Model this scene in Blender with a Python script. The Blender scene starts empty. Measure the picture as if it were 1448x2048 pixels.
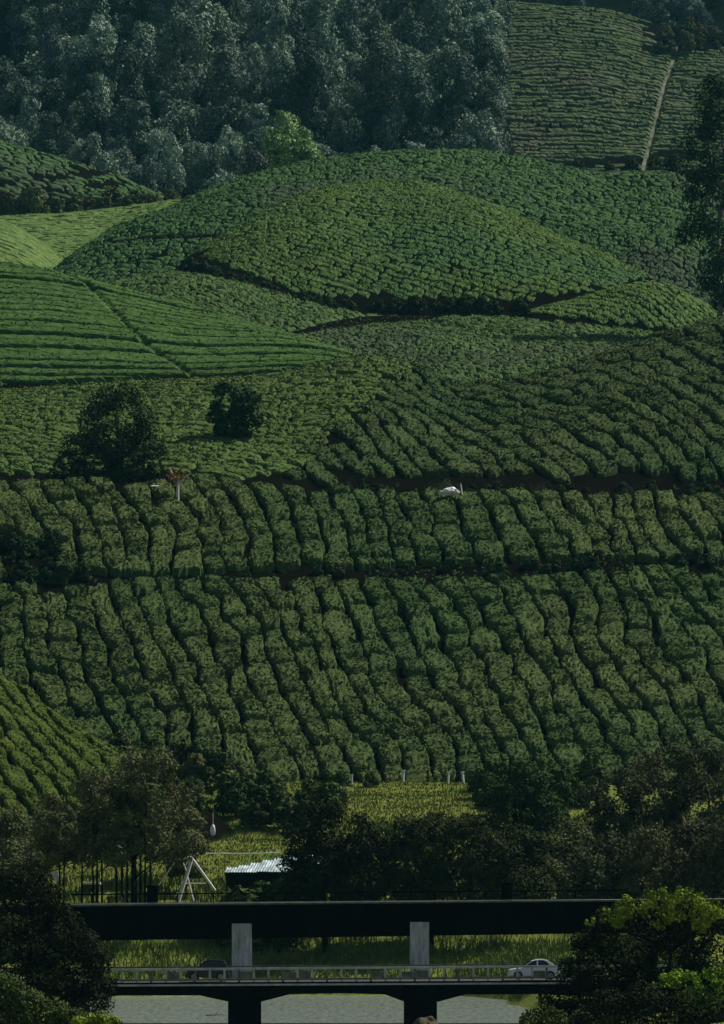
import bpy, math, random
import numpy as np

# ------------------------------------------------------------------ camera, sky, sun, exposure
SC = bpy.context.scene
FPX = 10354.0            # focal length in photo pixels (photo is 1448 x 2048)
HC = 16.0                # eye height above the river
V0 = 1700.0              # horizon row
cam_d = bpy.data.cameras.new("camera"); cam = bpy.data.objects.new("camera", cam_d)
SC.collection.objects.link(cam)
cam.location = (0, 0, HC); cam.rotation_euler = (math.pi / 2, 0, 0)
cam_d.sensor_fit = 'VERTICAL'; cam_d.sensor_height = 36.0
cam_d.lens = FPX * 36.0 / 2048.0
cam_d.shift_y = (V0 - 1024.0) / 2048.0
cam_d.clip_start = 1.0; cam_d.clip_end = 20000
SC.camera = cam

SUN_EL, SUN_AZ = math.radians(50), math.radians(60)     # azimuth clockwise from +Y
world = bpy.data.worlds.new("World"); SC.world = world; world.use_nodes = True
wn = world.node_tree; wn.nodes.clear()
sky = wn.nodes.new('ShaderNodeTexSky'); sky.sky_type = 'NISHITA'; sky.sun_disc = False
sky.sun_elevation = SUN_EL; sky.sun_rotation = SUN_AZ
bgn = wn.nodes.new('ShaderNodeBackground'); bgn.inputs['Strength'].default_value = 0.05
won = wn.nodes.new('ShaderNodeOutputWorld')
wn.links.new(sky.outputs[0], bgn.inputs[0]); wn.links.new(bgn.outputs[0], won.inputs[0])
sun_d = bpy.data.lights.new("sun", 'SUN'); sun = bpy.data.objects.new("sun", sun_d)
SC.collection.objects.link(sun)
sun_d.energy = 5.0; sun_d.angle = math.radians(0.6); sun_d.color = (1.0, 0.95, 0.85)
from mathutils import Vector
sdir = Vector((math.sin(SUN_AZ) * math.cos(SUN_EL), math.cos(SUN_AZ) * math.cos(SUN_EL), math.sin(SUN_EL)))
sun.rotation_euler = sdir.to_track_quat('Z', 'Y').to_euler()
sun.location = (0, 500, 900)
vs = SC.view_settings
vs.view_transform = 'Standard'; vs.look = 'None'; vs.exposure = 0.15; vs.gamma = 1.0; vs.use_curve_mapping = False
HAZE_DENSITY = 0.000017
HAZE_COLOR = (0.22, 0.82, 1.0)
SC.cycles.use_denoising = True
SC.cycles.max_bounces = 5; SC.cycles.diffuse_bounces = 2; SC.cycles.glossy_bounces = 2
SC.cycles.volume_bounces = 0
SC.render.film_transparent = False

rng = np.random.default_rng(7)
random.seed(7)
COL = SC.collection

# ------------------------------------------------------------------ helpers
def px(u, v, D):
    return Vector((D * (u - 724.0) / FPX, D, HC + D * (V0 - v) / FPX))

def mesh_from(name, verts, faces, mat=None, smooth=False, mats=None):
    """verts (n,3) array, faces (m,k) array or list"""
    me = bpy.data.meshes.new(name)
    verts = np.asarray(verts, dtype=np.float32)
    if isinstance(faces, np.ndarray):
        m, k = faces.shape
        me.vertices.add(len(verts)); me.vertices.foreach_set('co', verts.ravel())
        me.loops.add(m * k); me.loops.foreach_set('vertex_index', faces.astype(np.int32).ravel())
        me.polygons.add(m); me.polygons.foreach_set('loop_start', np.arange(0, m * k, k, dtype=np.int32))
        me.update(calc_edges=True)
    else:
        me.from_pydata([tuple(v) for v in verts], [], [tuple(f) for f in faces]); me.update()
    me.polygons.foreach_set('use_smooth', np.full(len(me.polygons), bool(smooth)))
    if mat: me.materials.append(mat)
    return me

def link(name, me, parent=None, loc=None):
    o = bpy.data.objects.new(name, me); COL.objects.link(o)
    if parent is not None: o.parent = parent
    if loc is not None: o.location = loc
    return o

def tag(o, label=None, cat=None, group=None, kind=None):
    if label: o['label'] = label
    if cat: o['category'] = cat
    if group: o['group'] = group
    if kind: o['kind'] = kind
    return o

def empty(name, loc, label, cat, group=None):
    o = bpy.data.objects.new(name, None); COL.objects.link(o); o.location = loc
    o.empty_display_size = 0.5
    return tag(o, label, cat, group)

def _h(ix, iy, iz, seed):
    n = (ix * 374761393 + iy * 668265263 + iz * 2147483647 + seed * 1274126177) & 0xFFFFFFFF
    n = ((n ^ (n >> 13)) * 1274126177) & 0xFFFFFFFF
    n = ((n ^ (n >> 16)) * 2246822519) & 0xFFFFFFFF
    return ((n ^ (n >> 15)) & 0xFFFFFF) / float(0xFFFFFF)

def vnoise(x, y, z=None, scale=1.0, seed=0):
    """value noise in -1..1"""
    x = np.asarray(x, dtype=np.float64) / scale; y = np.asarray(y, dtype=np.float64) / scale
    z = np.zeros_like(x) if z is None else np.asarray(z, dtype=np.float64) / scale
    xi, yi, zi = np.floor(x).astype(np.int64), np.floor(y).astype(np.int64), np.floor(z).astype(np.int64)
    xf, yf, zf = x - xi, y - yi, z - zi
    xf, yf, zf = xf * xf * (3 - 2 * xf), yf * yf * (3 - 2 * yf), zf * zf * (3 - 2 * zf)
    r = 0
    for dx in (0, 1):
        wx = xf if dx else 1 - xf
        for dy in (0, 1):
            wy = yf if dy else 1 - yf
            for dz in (0, 1):
                wz = zf if dz else 1 - zf
                r = r + wx * wy * wz * _h(xi + dx, yi + dy, zi + dz, seed)
    return r * 2 - 1

# ------------------------------------------------------------------ materials
def new_mat(name):
    m = bpy.data.materials.new(name); m.use_nodes = True
    nt = m.node_tree
    b = nt.nodes['Principled BSDF']
    return m, nt, b

def spec(b, rough, s=0.3):
    b.inputs['Roughness'].default_value = rough
    b.inputs['Specular IOR Level'].default_value = s

def plant_mat(name, c_dark, c_light, c_patch=None, patch_scale=0.03, leaf_scale=2.2, patch_bias=0.5,
              rough=0.7, s=0.03, per_object=0.0, bump=0.0):
    m, nt, b = new_mat(name); spec(b, rough, s)
    geo = nt.nodes.new('ShaderNodeNewGeometry')
    n1 = nt.nodes.new('ShaderNodeTexNoise'); n1.inputs['Scale'].default_value = leaf_scale
    n1.inputs['Detail'].default_value = 4; n1.inputs['Roughness'].default_value = 0.7
    nt.links.new(geo.outputs['Position'], n1.inputs['Vector'])
    r1 = nt.nodes.new('ShaderNodeValToRGB')
    r1.color_ramp.elements[0].position = 0.33; r1.color_ramp.elements[0].color = (*c_dark, 1)
    r1.color_ramp.elements[1].position = 0.68; r1.color_ramp.elements[1].color = (*c_light, 1)
    nt.links.new(n1.outputs['Fac'], r1.inputs['Fac'])
    out = r1.outputs['Color']
    if c_patch:
        n2 = nt.nodes.new('ShaderNodeTexNoise'); n2.inputs['Scale'].default_value = patch_scale
        n2.inputs['Detail'].default_value = 5
        nt.links.new(geo.outputs['Position'], n2.inputs['Vector'])
        r2 = nt.nodes.new('ShaderNodeMapRange'); r2.inputs['From Min'].default_value = patch_bias - 0.06
        r2.inputs['From Max'].default_value = patch_bias + 0.12
        nt.links.new(n2.outputs['Fac'], r2.inputs['Value'])
        mx = nt.nodes.new('ShaderNodeMix'); mx.data_type = 'RGBA'
        nt.links.new(r2.outputs[0], mx.inputs[0]); nt.links.new(out, mx.inputs[6])
        mx.inputs[7].default_value = (*c_patch, 1)
        mx2 = nt.nodes.new('ShaderNodeMix'); mx2.data_type = 'RGBA'; mx2.blend_type = 'MULTIPLY'
        out = mx.outputs[2]
    if per_object:
        oi = nt.nodes.new('ShaderNodeObjectInfo')
        hs = nt.nodes.new('ShaderNodeHueSaturation')
        mr = nt.nodes.new('ShaderNodeMapRange'); mr.inputs['To Min'].default_value = 1 - per_object
        mr.inputs['To Max'].default_value = 1 + per_object
        nt.links.new(oi.outputs['Random'], mr.inputs['Value'])
        nt.links.new(mr.outputs[0], hs.inputs['Value'])
        mm = nt.nodes.new('ShaderNodeMath'); mm.operation = 'MULTIPLY'; mm.inputs[1].default_value = 7.13
        fr = nt.nodes.new('ShaderNodeMath'); fr.operation = 'FRACT'
        mh = nt.nodes.new('ShaderNodeMapRange'); mh.inputs['To Min'].default_value = 0.485; mh.inputs['To Max'].default_value = 0.52
        nt.links.new(oi.outputs['Random'], mm.inputs[0]); nt.links.new(mm.outputs[0], fr.inputs[0])
        nt.links.new(fr.outputs[0], mh.inputs['Value']); nt.links.new(mh.outputs[0], hs.inputs['Hue'])
        nt.links.new(out, hs.inputs['Color']); out = hs.outputs['Color']
    nt.links.new(out, b.inputs['Base Color'])
    if bump:
        n3 = nt.nodes.new('ShaderNodeTexNoise'); n3.inputs['Scale'].default_value = leaf_scale * 1.7
        n3.inputs['Detail'].default_value = 3; n3.inputs['Roughness'].default_value = 0.75
        nt.links.new(geo.outputs['Position'], n3.inputs['Vector'])
        bp = nt.nodes.new('ShaderNodeBump'); bp.inputs['Strength'].default_value = 0.9; bp.inputs['Distance'].default_value = bump
        nt.links.new(n3.outputs['Fac'], bp.inputs['Height']); nt.links.new(bp.outputs[0], b.inputs['Normal'])
    return m

def solid_mat(name, c, rough=0.7, s=0.3, var=0.25, scale=3.0, metallic=0.0, bump=0.0, stretch=None):
    m, nt, b = new_mat(name); spec(b, rough, s); b.inputs['Metallic'].default_value = metallic
    tc = nt.nodes.new('ShaderNodeTexCoord'); n1 = nt.nodes.new('ShaderNodeTexNoise')
    n1.inputs['Scale'].default_value = scale; n1.inputs['Detail'].default_value = 6; n1.inputs['Roughness'].default_value = 0.65
    src = tc.outputs['Object']
    if stretch:
        mp = nt.nodes.new('ShaderNodeMapping'); mp.inputs['Scale'].default_value = stretch
        nt.links.new(src, mp.inputs['Vector']); src = mp.outputs[0]
    nt.links.new(src, n1.inputs['Vector'])
    r = nt.nodes.new('ShaderNodeValToRGB')
    r.color_ramp.elements[0].position = 0.3; r.color_ramp.elements[0].color = (*[x * (1 - var) for x in c], 1)
    r.color_ramp.elements[1].position = 0.7; r.color_ramp.elements[1].color = (*[min(1, x * (1 + var)) for x in c], 1)
    nt.links.new(n1.outputs['Fac'], r.inputs['Fac']); nt.links.new(r.outputs[0], b.inputs['Base Color'])
    if bump:
        bp = nt.nodes.new('ShaderNodeBump'); bp.inputs['Strength'].default_value = bump
        nt.links.new(n1.outputs['Fac'], bp.inputs['Height']); nt.links.new(bp.outputs[0], b.inputs['Normal'])
    return m

M = {}
M['tea_near'] = plant_mat('tea_leaves_near', (0.020, 0.038, 0.009), (0.136, 0.182, 0.052), (0.058, 0.098, 0.027), 0.035, 2.6, 0.5, bump=0.22)
M['tea_mid'] = plant_mat('tea_leaves_mid', (0.028, 0.058, 0.013), (0.142, 0.208, 0.052), (0.090, 0.138, 0.034), 0.03, 2.2, 0.5, bump=0.22)
M['tea_left'] = plant_mat('tea_leaves_left', (0.022, 0.042, 0.006), (0.115, 0.155, 0.024), (0.07, 0.105, 0.016), 0.04, 2.6, 0.5, bump=0.22)
M['tea_stripe'] = plant_mat('tea_leaves_rows', (0.024, 0.058, 0.012), (0.096, 0.172, 0.042), (0.055, 0.108, 0.024), 0.03, 1.8, 0.5, bump=0.15)
M['tea_shade'] = plant_mat('tea_leaves_painted_shade', (0.015, 0.030, 0.008), (0.100, 0.142, 0.042), (0.044, 0.078, 0.022), 0.035, 2.6, 0.5, bump=0.22)  # near tea darkened; the right slope's shade is put into the colour
M['tea_far'] = plant_mat('tea_leaves_far', (0.028, 0.062, 0.016), (0.120, 0.190, 0.054), (0.070, 0.095, 0.045), 0.022, 1.6, 0.56, bump=0.25)
M['tea_dome'] = plant_mat('tea_leaves_dome', (0.028, 0.068, 0.014), (0.148, 0.222, 0.050), (0.060, 0.130, 0.040), 0.018, 1.6, 0.5, bump=0.3)
M['tea_back'] = plant_mat('tea_leaves_back', (0.022, 0.064, 0.020), (0.100, 0.180, 0.052), (0.062, 0.090, 0.044), 0.02, 1.4, 0.54, bump=0.3)
M['tea_distant'] = plant_mat('tea_leaves_distant', (0.030, 0.058, 0.020), (0.135, 0.175, 0.070), (0.095, 0.110, 0.055), 0.02, 1.0, 0.52, bump=0.35)
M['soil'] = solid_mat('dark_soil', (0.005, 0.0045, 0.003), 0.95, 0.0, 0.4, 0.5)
M['forest_floor'] = solid_mat('forest_floor', (0.006, 0.008, 0.005), 0.95, 0.0, 0.4, 0.2)
M['pale_soil'] = solid_mat('pale_stony_path', (0.13, 0.14, 0.10), 0.95, 0.0, 0.75, 0.25)
M['grass_bright'] = plant_mat('grass_bright', (0.06, 0.11, 0.026), (0.17, 0.25, 0.070), (0.10, 0.17, 0.04), 0.02, 0.6, 0.55, bump=0.9)
M['grass_meadow'] = plant_mat('grass_meadow', (0.06, 0.08, 0.014), (0.20, 0.225, 0.045), (0.08, 0.12, 0.022), 0.12, 1.2, 0.55)
M['reed'] = plant_mat('reed_grass', (0.04, 0.07, 0.014), (0.19, 0.24, 0.05), (0.07, 0.11, 0.03), 0.2, 1.5, 0.52)
M['bark'] = solid_mat('bark', (0.035, 0.028, 0.02), 0.9, 0.1, 0.4, 3, stretch=(1, 1, .2))
M['bark_dark'] = solid_mat('bark_dark', (0.008, 0.007, 0.005), 0.9, 0.0, 0.4, 3)
M['bark_pale'] = solid_mat('bark_pale', (0.20, 0.19, 0.15), 0.8, 0.2, 0.3, 2)
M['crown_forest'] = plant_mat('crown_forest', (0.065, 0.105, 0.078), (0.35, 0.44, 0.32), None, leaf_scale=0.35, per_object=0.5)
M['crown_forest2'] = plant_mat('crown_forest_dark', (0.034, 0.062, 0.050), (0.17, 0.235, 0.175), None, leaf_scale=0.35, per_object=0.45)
M['crown_bright'] = plant_mat('crown_bright', (0.14, 0.24, 0.07), (0.42, 0.58, 0.26), None, leaf_scale=0.5, per_object=0.1)
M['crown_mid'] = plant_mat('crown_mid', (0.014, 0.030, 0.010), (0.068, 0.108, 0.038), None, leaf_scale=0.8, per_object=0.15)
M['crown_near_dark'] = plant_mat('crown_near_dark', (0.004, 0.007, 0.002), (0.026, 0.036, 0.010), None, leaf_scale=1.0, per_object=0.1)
M['crown_brown'] = plant_mat('crown_brown', (0.014, 0.021, 0.007), (0.080, 0.098, 0.036), None, leaf_scale=0.7, per_object=0.15)
M['crown_olive'] = plant_mat('crown_olive', (0.035, 0.048, 0.015), (0.18, 0.20, 0.075), None, leaf_scale=0.9, per_object=0.25)
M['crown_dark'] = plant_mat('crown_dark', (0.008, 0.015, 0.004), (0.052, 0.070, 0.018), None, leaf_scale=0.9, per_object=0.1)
M['crown_yellow'] = plant_mat('crown_yellow', (0.05, 0.085, 0.008), (0.30, 0.42, 0.035), None, leaf_scale=1.6, per_object=0.1)
M['crown_shrub'] = plant_mat('crown_shrub', (0.016, 0.032, 0.008), (0.075, 0.115, 0.030), None, leaf_scale=1.0, per_object=0.25)
M['twig'] = solid_mat('dry_twigs', (0.17, 0.155, 0.09), 0.9, 0.1, 0.5, 0.8)
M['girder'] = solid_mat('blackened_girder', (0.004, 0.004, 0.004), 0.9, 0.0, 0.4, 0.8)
M['concrete'] = solid_mat('weathered_concrete', (0.50, 0.49, 0.42), 0.9, 0.2, 0.5, 1.1, stretch=(2.5, 2.5, .5), bump=0.2)
M['rail'] = solid_mat('rail_concrete', (0.36, 0.37, 0.32), 0.9, 0.2, 0.4, 1.0)
M['rail_dim'] = solid_mat('darker_concrete', (0.12, 0.125, 0.095), 0.9, 0.2, 0.5, 1.5)  # darker concrete than the main rail
M['asphalt'] = solid_mat('asphalt', (0.05, 0.05, 0.05), 0.9, 0.2, 0.2, 3)
M['white_paint'] = solid_mat('white_paint', (0.86, 0.86, 0.83), 0.5, 0.4, 0.12, 2)
M['post_white'] = solid_mat('weathered_white', (0.72, 0.73, 0.66), 0.8, 0.3, 0.2, 3)
M['dead_wood'] = solid_mat('bleached_wood', (0.62, 0.56, 0.46), 0.8, 0.2, 0.2, 3)
M['dead_brown'] = solid_mat('dry_brown_leaves', (0.26, 0.15, 0.06), 0.9, 0.1, 0.4, 3)
M['car_white'] = solid_mat('car_paint_white', (0.72, 0.74, 0.74), 0.25, 0.5, 0.02, 1)
M['car_dark'] = solid_mat('car_paint_dark', (0.012, 0.013, 0.014), 0.3, 0.5, 0.05, 1)
M['glass'] = solid_mat('car_glass', (0.02, 0.022, 0.02), 0.12, 0.5, 0.0, 1)
M['rubber'] = solid_mat('rubber', (0.015, 0.015, 0.015), 0.9, 0.2, 0.2, 3)
M['rim'] = solid_mat('wheel_metal', (0.25, 0.25, 0.25), 0.4, 0.5, 0.1, 3, metallic=0.6)
M['lamp_red'] = solid_mat('tail_lamp', (0.25, 0.01, 0.01), 0.3, 0.5, 0.1, 1)
M['lamp_clear'] = solid_mat('head_lamp', (0.6, 0.6, 0.6), 0.2, 0.5, 0.1, 1)
M['roof_metal'] = solid_mat('pale_roof_sheet', (0.34, 0.42, 0.43), 0.4, 0.5, 0.9, 1.3, stretch=(1.6, .5, 1))
M['wall_dark'] = solid_mat('dark_boards', (0.008, 0.008, 0.006), 0.9, 0.0, 0.4, 2)
M['wall_tan'] = solid_mat('tan_render', (0.10, 0.085, 0.05), 0.9, 0.2, 0.4, 1.5)
M['rock'] = solid_mat('rock', (0.07, 0.06, 0.035), 0.95, 0.1, 0.4, 2)

def water_mat():
    m, nt, b = new_mat('river_water')
    b.inputs['Base Color'].default_value = (0.10, 0.115, 0.085, 1)
    spec(b, 0.22, 0.5)
    geo = nt.nodes.new('ShaderNodeNewGeometry')
    mp = nt.nodes.new('ShaderNodeMapping'); mp.inputs['Scale'].default_value = (1.6, 0.22, 1)
    n1 = nt.nodes.new('ShaderNodeTexNoise'); n1.inputs['Scale'].default_value = 1.1; n1.inputs['Detail'].default_value = 6
    n1.inputs['Roughness'].default_value = 0.7
    bp = nt.nodes.new('ShaderNodeBump'); bp.inputs['Strength'].default_value = 0.6; bp.inputs['Distance'].default_value = 0.5
    nt.links.new(geo.outputs['Position'], mp.inputs[0]); nt.links.new(mp.outputs[0], n1.inputs['Vector'])
    nt.links.new(n1.outputs['Fac'], bp.inputs['Height']); nt.links.new(bp.outputs[0], b.inputs['Normal'])
    r = nt.nodes.new('ShaderNodeValToRGB')  # muddy tone; pale sky reflection and ripple light put into the colour
    r.color_ramp.elements[0].position = 0.3; r.color_ramp.elements[0].color = (0.09, 0.11, 0.088, 1)
    r.color_ramp.elements[1].position = 0.7; r.color_ramp.elements[1].color = (0.24, 0.28, 0.23, 1)
    nt.links.new(n1.outputs['Fac'], r.inputs[0]); nt.links.new(r.outputs[0], b.inputs['Base Color'])
    return m
M['water'] = water_mat()

# ------------------------------------------------------------------ hill sheets
UG = np.arange(-800, 2401, 4.0)
def curve(pts, smooth=24.0):
    """smoothed lookup of a list of (u, value) pairs, or a constant"""
    if not isinstance(pts, (list, tuple)): return lambda u: np.full_like(np.asarray(u, float), float(pts))
    xs, ys = zip(*pts)
    g = np.interp(UG, xs, ys)
    k = np.arange(-int(3 * smooth / 4), int(3 * smooth / 4) + 1) * 4.0
    w = np.exp(-0.5 * (k / smooth) ** 2); w /= w.sum()
    gp = np.pad(g, len(k) // 2, mode='edge')
    g = np.convolve(gp, w, mode='valid')
    return lambda u: np.interp(u, UG, g)

class Sheet:
    def __init__(s, u0, u1, top, bot, d0, d1, p=1.5, smooth=24.0, rough=0.0, seed=0, back=45.0, curv=0.008):
        s.u0, s.u1 = (-600 if u0 <= -200 else u0), (2200 if u1 >= 1480 else u1)
        s.top, s.bot, s.d0, s.d1 = curve(top, smooth), curve(bot, smooth), curve(d0, 40), curve(d1, 40)
        s.p, s.rough, s.seed, s.back, s.curv = p, rough, seed, back, curv
    def uv(s, x, y):
        u = 724.0 + FPX * x / y
        return u, (y - s.d0(u)) / (s.d1(u) - s.d0(u))
    def z(s, x, y):
        x = np.asarray(x, float); y = np.asarray(y, float)
        u, t = s.uv(x, y)
        tf = np.clip(t, -1, 1)
        g = 1 - np.abs(1 - tf) ** s.p
        vt, vb = s.top(u), s.bot(u)
        v = vb + (vt - vb) * g
        D1 = s.d1(u)
        yy = np.minimum(y, D1)
        z = HC + yy * (V0 - v) / FPX
        dy = np.maximum(y - D1, 0)
        e = (V0 - vt) / FPX
        lim = 35.0
        z = z + e * dy - np.where(dy < lim, s.curv * dy ** 2, s.curv * lim ** 2 + 2 * s.curv * lim * (dy - lim))
        if s.rough:
            z = z + s.rough * vnoise(x, y, None, 14.0, s.seed + 5)
        return z
    def ground(s, name, mat, nu=150, nt=70, label=None):
        us = np.linspace(s.u0, s.u1, nu + 40)
        ts = np.concatenate([np.linspace(-0.04, 1.0, nt), [2.0, 3.0, 4.0, 5.0, 6.0]])
        U, T = np.meshgrid(us, ts)
        D0, D1 = s.d0(U), s.d1(U)
        Y = np.where(T <= 1, D0 + (D1 - D0) * T, D1 + (T - 1) / 5.0 * s.back)
        X = Y * (U - 724.0) / FPX
        Z = s.z(X, Y)
        V = np.stack([X, Y, Z], -1).reshape(-1, 3)
        r, c = U.shape
        i = np.arange((r - 1) * c).reshape(r - 1, c)[:, :-1].ravel()
        F = np.stack([i, i + 1, i + c + 1, i + c], -1)
        me = mesh_from(name, V, F, mat, smooth=True)
        o = link(name, me); tag(o, label, kind='structure')
        return o

def grid_faces(n, nq=None):
    nq = nq or n
    i = (np.arange(n - 1)[:, None] * nq + np.arange(nq - 1)[None, :]).ravel()
    return np.stack([i, i + 1, i + nq + 1, i + nq], -1)

def layout(sheet, theta, w, lmin, lmax, gap, gap2, cu, cd, half_a, half_b, seed, mask=None,
           warp=(1.4, 18.0, 0.35, 4.5), slant=0.25, tmax=1.06, tmin=-0.02, urange=None):
    """rows of tea bushes laid out in plan; returns cell list (a0,a1,b0,b1,slant,seed)"""
    r = np.random.default_rng(seed)
    cells = []
    i0 = int(half_a / w)
    for i in range(-i0, i0 + 1):
        b = -half_b + (r.uniform(0, lmax) if lmin < lmax else 0)
        a0, a1 = i * w, (i + 1) * w
        while b < half_b:
            L = r.uniform(lmin, lmax) if r.random() > 0.2 else r.uniform(lmin, lmax) * 1.6
            if lmin == lmax: L = 2 * half_b
            g = gap * r.uniform(0.45, 1.6); sh_ = r.uniform(-0.06, 0.06) * w * (lmin < lmax)
            g2 = gap2 * r.uniform(0.5, 2.0)
            if r.random() < 0.3: g2 = gap * 1.2
            cells.append((a0 + sh_ + g / 2, a1 + sh_ - g / 2, b + g2 / 2, b + L - g2 / 2, r.uniform(-slant, slant)))
            b += L
    c = np.array(cells)
    cx, cy = (cd * (cu - 724.0) / FPX), cd
    ct, st = math.cos(theta), math.sin(theta)
    def to_plan(a, b):
        wa = warp[0] * vnoise(a, b, None, warp[1], seed + 11) + warp[2] * vnoise(a, b, None, warp[3], seed + 12)
        wb = warp[0] * vnoise(a, b, None, warp[1], seed + 13) + warp[2] * vnoise(a, b, None, warp[3], seed + 14)
        A, B = a + wa, b + wb
        return cx + A * ct - B * st, cy + A * st + B * ct
    mx, my = to_plan((c[:, 0] + c[:, 1]) / 2, (c[:, 2] + c[:, 3]) / 2)
    ok = my > 50
    u, t = sheet.uv(mx, np.maximum(my, 50))
    u0, u1 = urange or (max(sheet.u0 + 10, -190), min(sheet.u1 - 10, 1640))
    ok &= (u > u0) & (u < u1) & (t > tmin) & (t < tmax)
    if mask is not None:
        vv = V0 - (sheet.z(mx, my) - HC) * FPX / my
        ok &= mask(u, vv, t, mx, my)
    return c[ok], to_plan

def build_bushes(sheet, cells, to_plan, n, h, seed, amp=(0.16, 0.09), fscale=(1.3, 0.45), sq=0.25, edge=0.12, rowmode=False, nq=None, dip=None, rpow=9, dome=0.12):
    """(cells, n*n, 3) vertex array of leafy, flat-topped bushes sitting on the sheet"""
    nq = nq or n
    k = np.sin(np.linspace(-1, 1, n) * math.pi / 2); kq = np.linspace(-1, 1, nq); kq = 0.6 * kq + 0.4 * np.sin(kq * math.pi / 2)
    Q, P = np.meshgrid(kq, k)
    P = P.ravel()[None]; Q = Q.ravel()[None]
    rr = np.maximum(np.abs(P), np.abs(Q) * (0.8 if rowmode else 1.0))
    Ps = P * np.sqrt(1 - sq * Q * Q); Qs = Q * np.sqrt(1 - sq * P * P)
    a0, a1, b0, b1, sl = [cells[:, j:j + 1] for j in range(5)]
    ca, cb, ha, hb = (a0 + a1) / 2, (b0 + b1) / 2, (a1 - a0) / 2, (b1 - b0) / 2
    A = ca + Ps * ha; B = cb + Qs * hb + sl * (Ps * ha)
    e1 = vnoise(A, B, None, 1.3, seed + 1) + 0.6 * vnoise(A, B, None, 0.5, seed + 2)
    A2 = ca + (A - ca) * (1 + edge * e1 * rr); B2 = cb + (B - cb) * (1 + edge * e1 * rr)
    X, Y = to_plan(A2, B2)
    r = np.random.default_rng(seed + 3)
    hh = h * r.uniform(0.68, 1.22, (len(cells), 1))
    prof = np.sqrt(np.clip(1 - rr ** rpow, 0, 1)) * (1 - dome + dome * (1 - rr ** 2))
    lift = np.clip(prof * 2, 0, 1)
    NX, NY = X * 0.8, Y * 1.35
    bil = 0.4 - 1.5 * np.exp(-np.abs(vnoise(NX, NY, None, fscale[0], seed + 7)) * 13)
    nz = amp[0] * 1.3 * bil + amp[0] * 0.9 * vnoise(NX, NY, None, fscale[0] * 2.2, seed + 9) + amp[1] * vnoise(NX, NY, None, fscale[1], seed + 8)
    jit = amp[1] * 1.8 * (r.random(X.shape) - 0.5)
    if dip is not None:
        uu = 724 + FPX * X / Y; v_ = V0 - (sheet.z(X, Y) - HC) * FPX / Y
        dd = np.clip(dip(uu, v_), 0, 1); hh = hh * (1 - dd); lift = lift * (1 - dd)
    Z = sheet.z(X, Y) - 0.15 + hh * prof + (nz + jit) * lift
    return np.stack([X, Y, Z], -1)

def leaf_cards(V, n, nq, per, size, seed):
    """per leaf tufts on each bush of V (m, n*nq, 3) -> (m, per*4, 3)"""
    r = np.random.default_rng(seed); m = len(V)
    i = r.integers(1, n - 2, (m, per)); j = r.integers(1, nq - 2, (m, per))
    k = i * nq + j; row = np.arange(m)[:, None]
    a, b_, c_ = V[row, k], V[row, k + 1], V[row, k + nq]
    w1 = r.random((m, per, 1)); w2 = r.random((m, per, 1))
    P = a + (b_ - a) * w1 + (c_ - a) * w2
    nr = np.cross(c_ - a, b_ - a); nr *= np.sign(nr[..., 2:3] + 1e-9); nr /= np.linalg.norm(nr, axis=-1, keepdims=True) + 1e-9
    nr = nr + r.normal(size=P.shape) * 0.42; nr /= np.linalg.norm(nr, axis=-1, keepdims=True)
    t = np.cross(nr, r.normal(size=P.shape)); t /= np.linalg.norm(t, axis=-1, keepdims=True)
    b2 = np.cross(nr, t); s_ = size * r.uniform(0.5, 1.4, (m, per, 1))
    P = P + np.array([0, 0, 1.0]) * s_ * r.uniform(-0.1, 0.55, (m, per, 1))
    Q = np.stack([P - t * s_ * .6, P + b2 * s_ * .38, P + t * s_ * .6, P - b2 * s_ * .38], 2)
    return Q.reshape(m, per * 4, 3)

def join_cards(V, F, Q):
    m = V.shape[0]; nv = V.shape[1]
    allV = np.concatenate([V, Q], 1); tot = allV.shape[1]
    cf = nv + np.arange(Q.shape[1]).reshape(-1, 4)
    return allV, np.concatenate([F, cf])

def bush_stuff(name, verts, n, mat, label, smooth=False, nq=None, leaf=None, seed=1):
    nq = nq or n
    m = len(verts)
    F = grid_faces(n, nq)
    if leaf: verts, F = join_cards(verts, F, leaf_cards(verts, n, nq, leaf[0], leaf[1], seed))
    F = (F[None] + (np.arange(m) * verts.shape[1])[:, None, None]).reshape(-1, 4)
    me = mesh_from(name, verts.reshape(-1, 3), F, mat, smooth)
    o = link(name, me); tag(o, label, kind='stuff'); o['category'] = 'tea bushes'
    return o

def deg(a): return math.radians(a)

# --- valley floor (river bed, banks, meadow) as one heightfield
def shore_y(x):
    return 571 + 1.5 * vnoise(x, x * 0, None, 9.0, 3) - 34 * np.clip((x - 9) / 10.0, 0, 1) ** 1.5 - 6 * np.clip((-15 - x) / 8, 0, 1)
def valley_z(x, y):
    x = np.asarray(x, float); y = np.asarray(y, float)
    ys = shore_y(x)
    yd = np.where(y < 587, (y - ys) / (587 - ys) * 16, y - 571)
    zf = np.interp(yd, [-30, -5, 0, 2, 16, 30, 55, 110, 130, 200], [-3, -1.2, 0.0, 1.4, 5.4, 10.2, 15.5, 22.3, 25.3, 24])
    xl = -21 - 8 * np.clip((y - 440) / 30, 0, 1) + 1.5 * vnoise(y, y * 0, None, 14.0, 21); xr = 16.0 + 2 * vnoise(y, y * 0, None, 12.0, 22)
    ds = np.maximum(xl - x, x - xr)
    zs = np.interp(ds, [-30, -4, 0, 3, 9, 60], [-3, -1.5, 0, 2.0, 3.2, 3.6])
    rgh = 0.35 * vnoise(x, y, None, 6.0, 4) + 0.12 * vnoise(x, y, None, 1.5, 5)
    return np.maximum(zf, zs) + rgh * np.clip((np.maximum(zf, zs) + 0.5) / 2, 0, 1)

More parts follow.
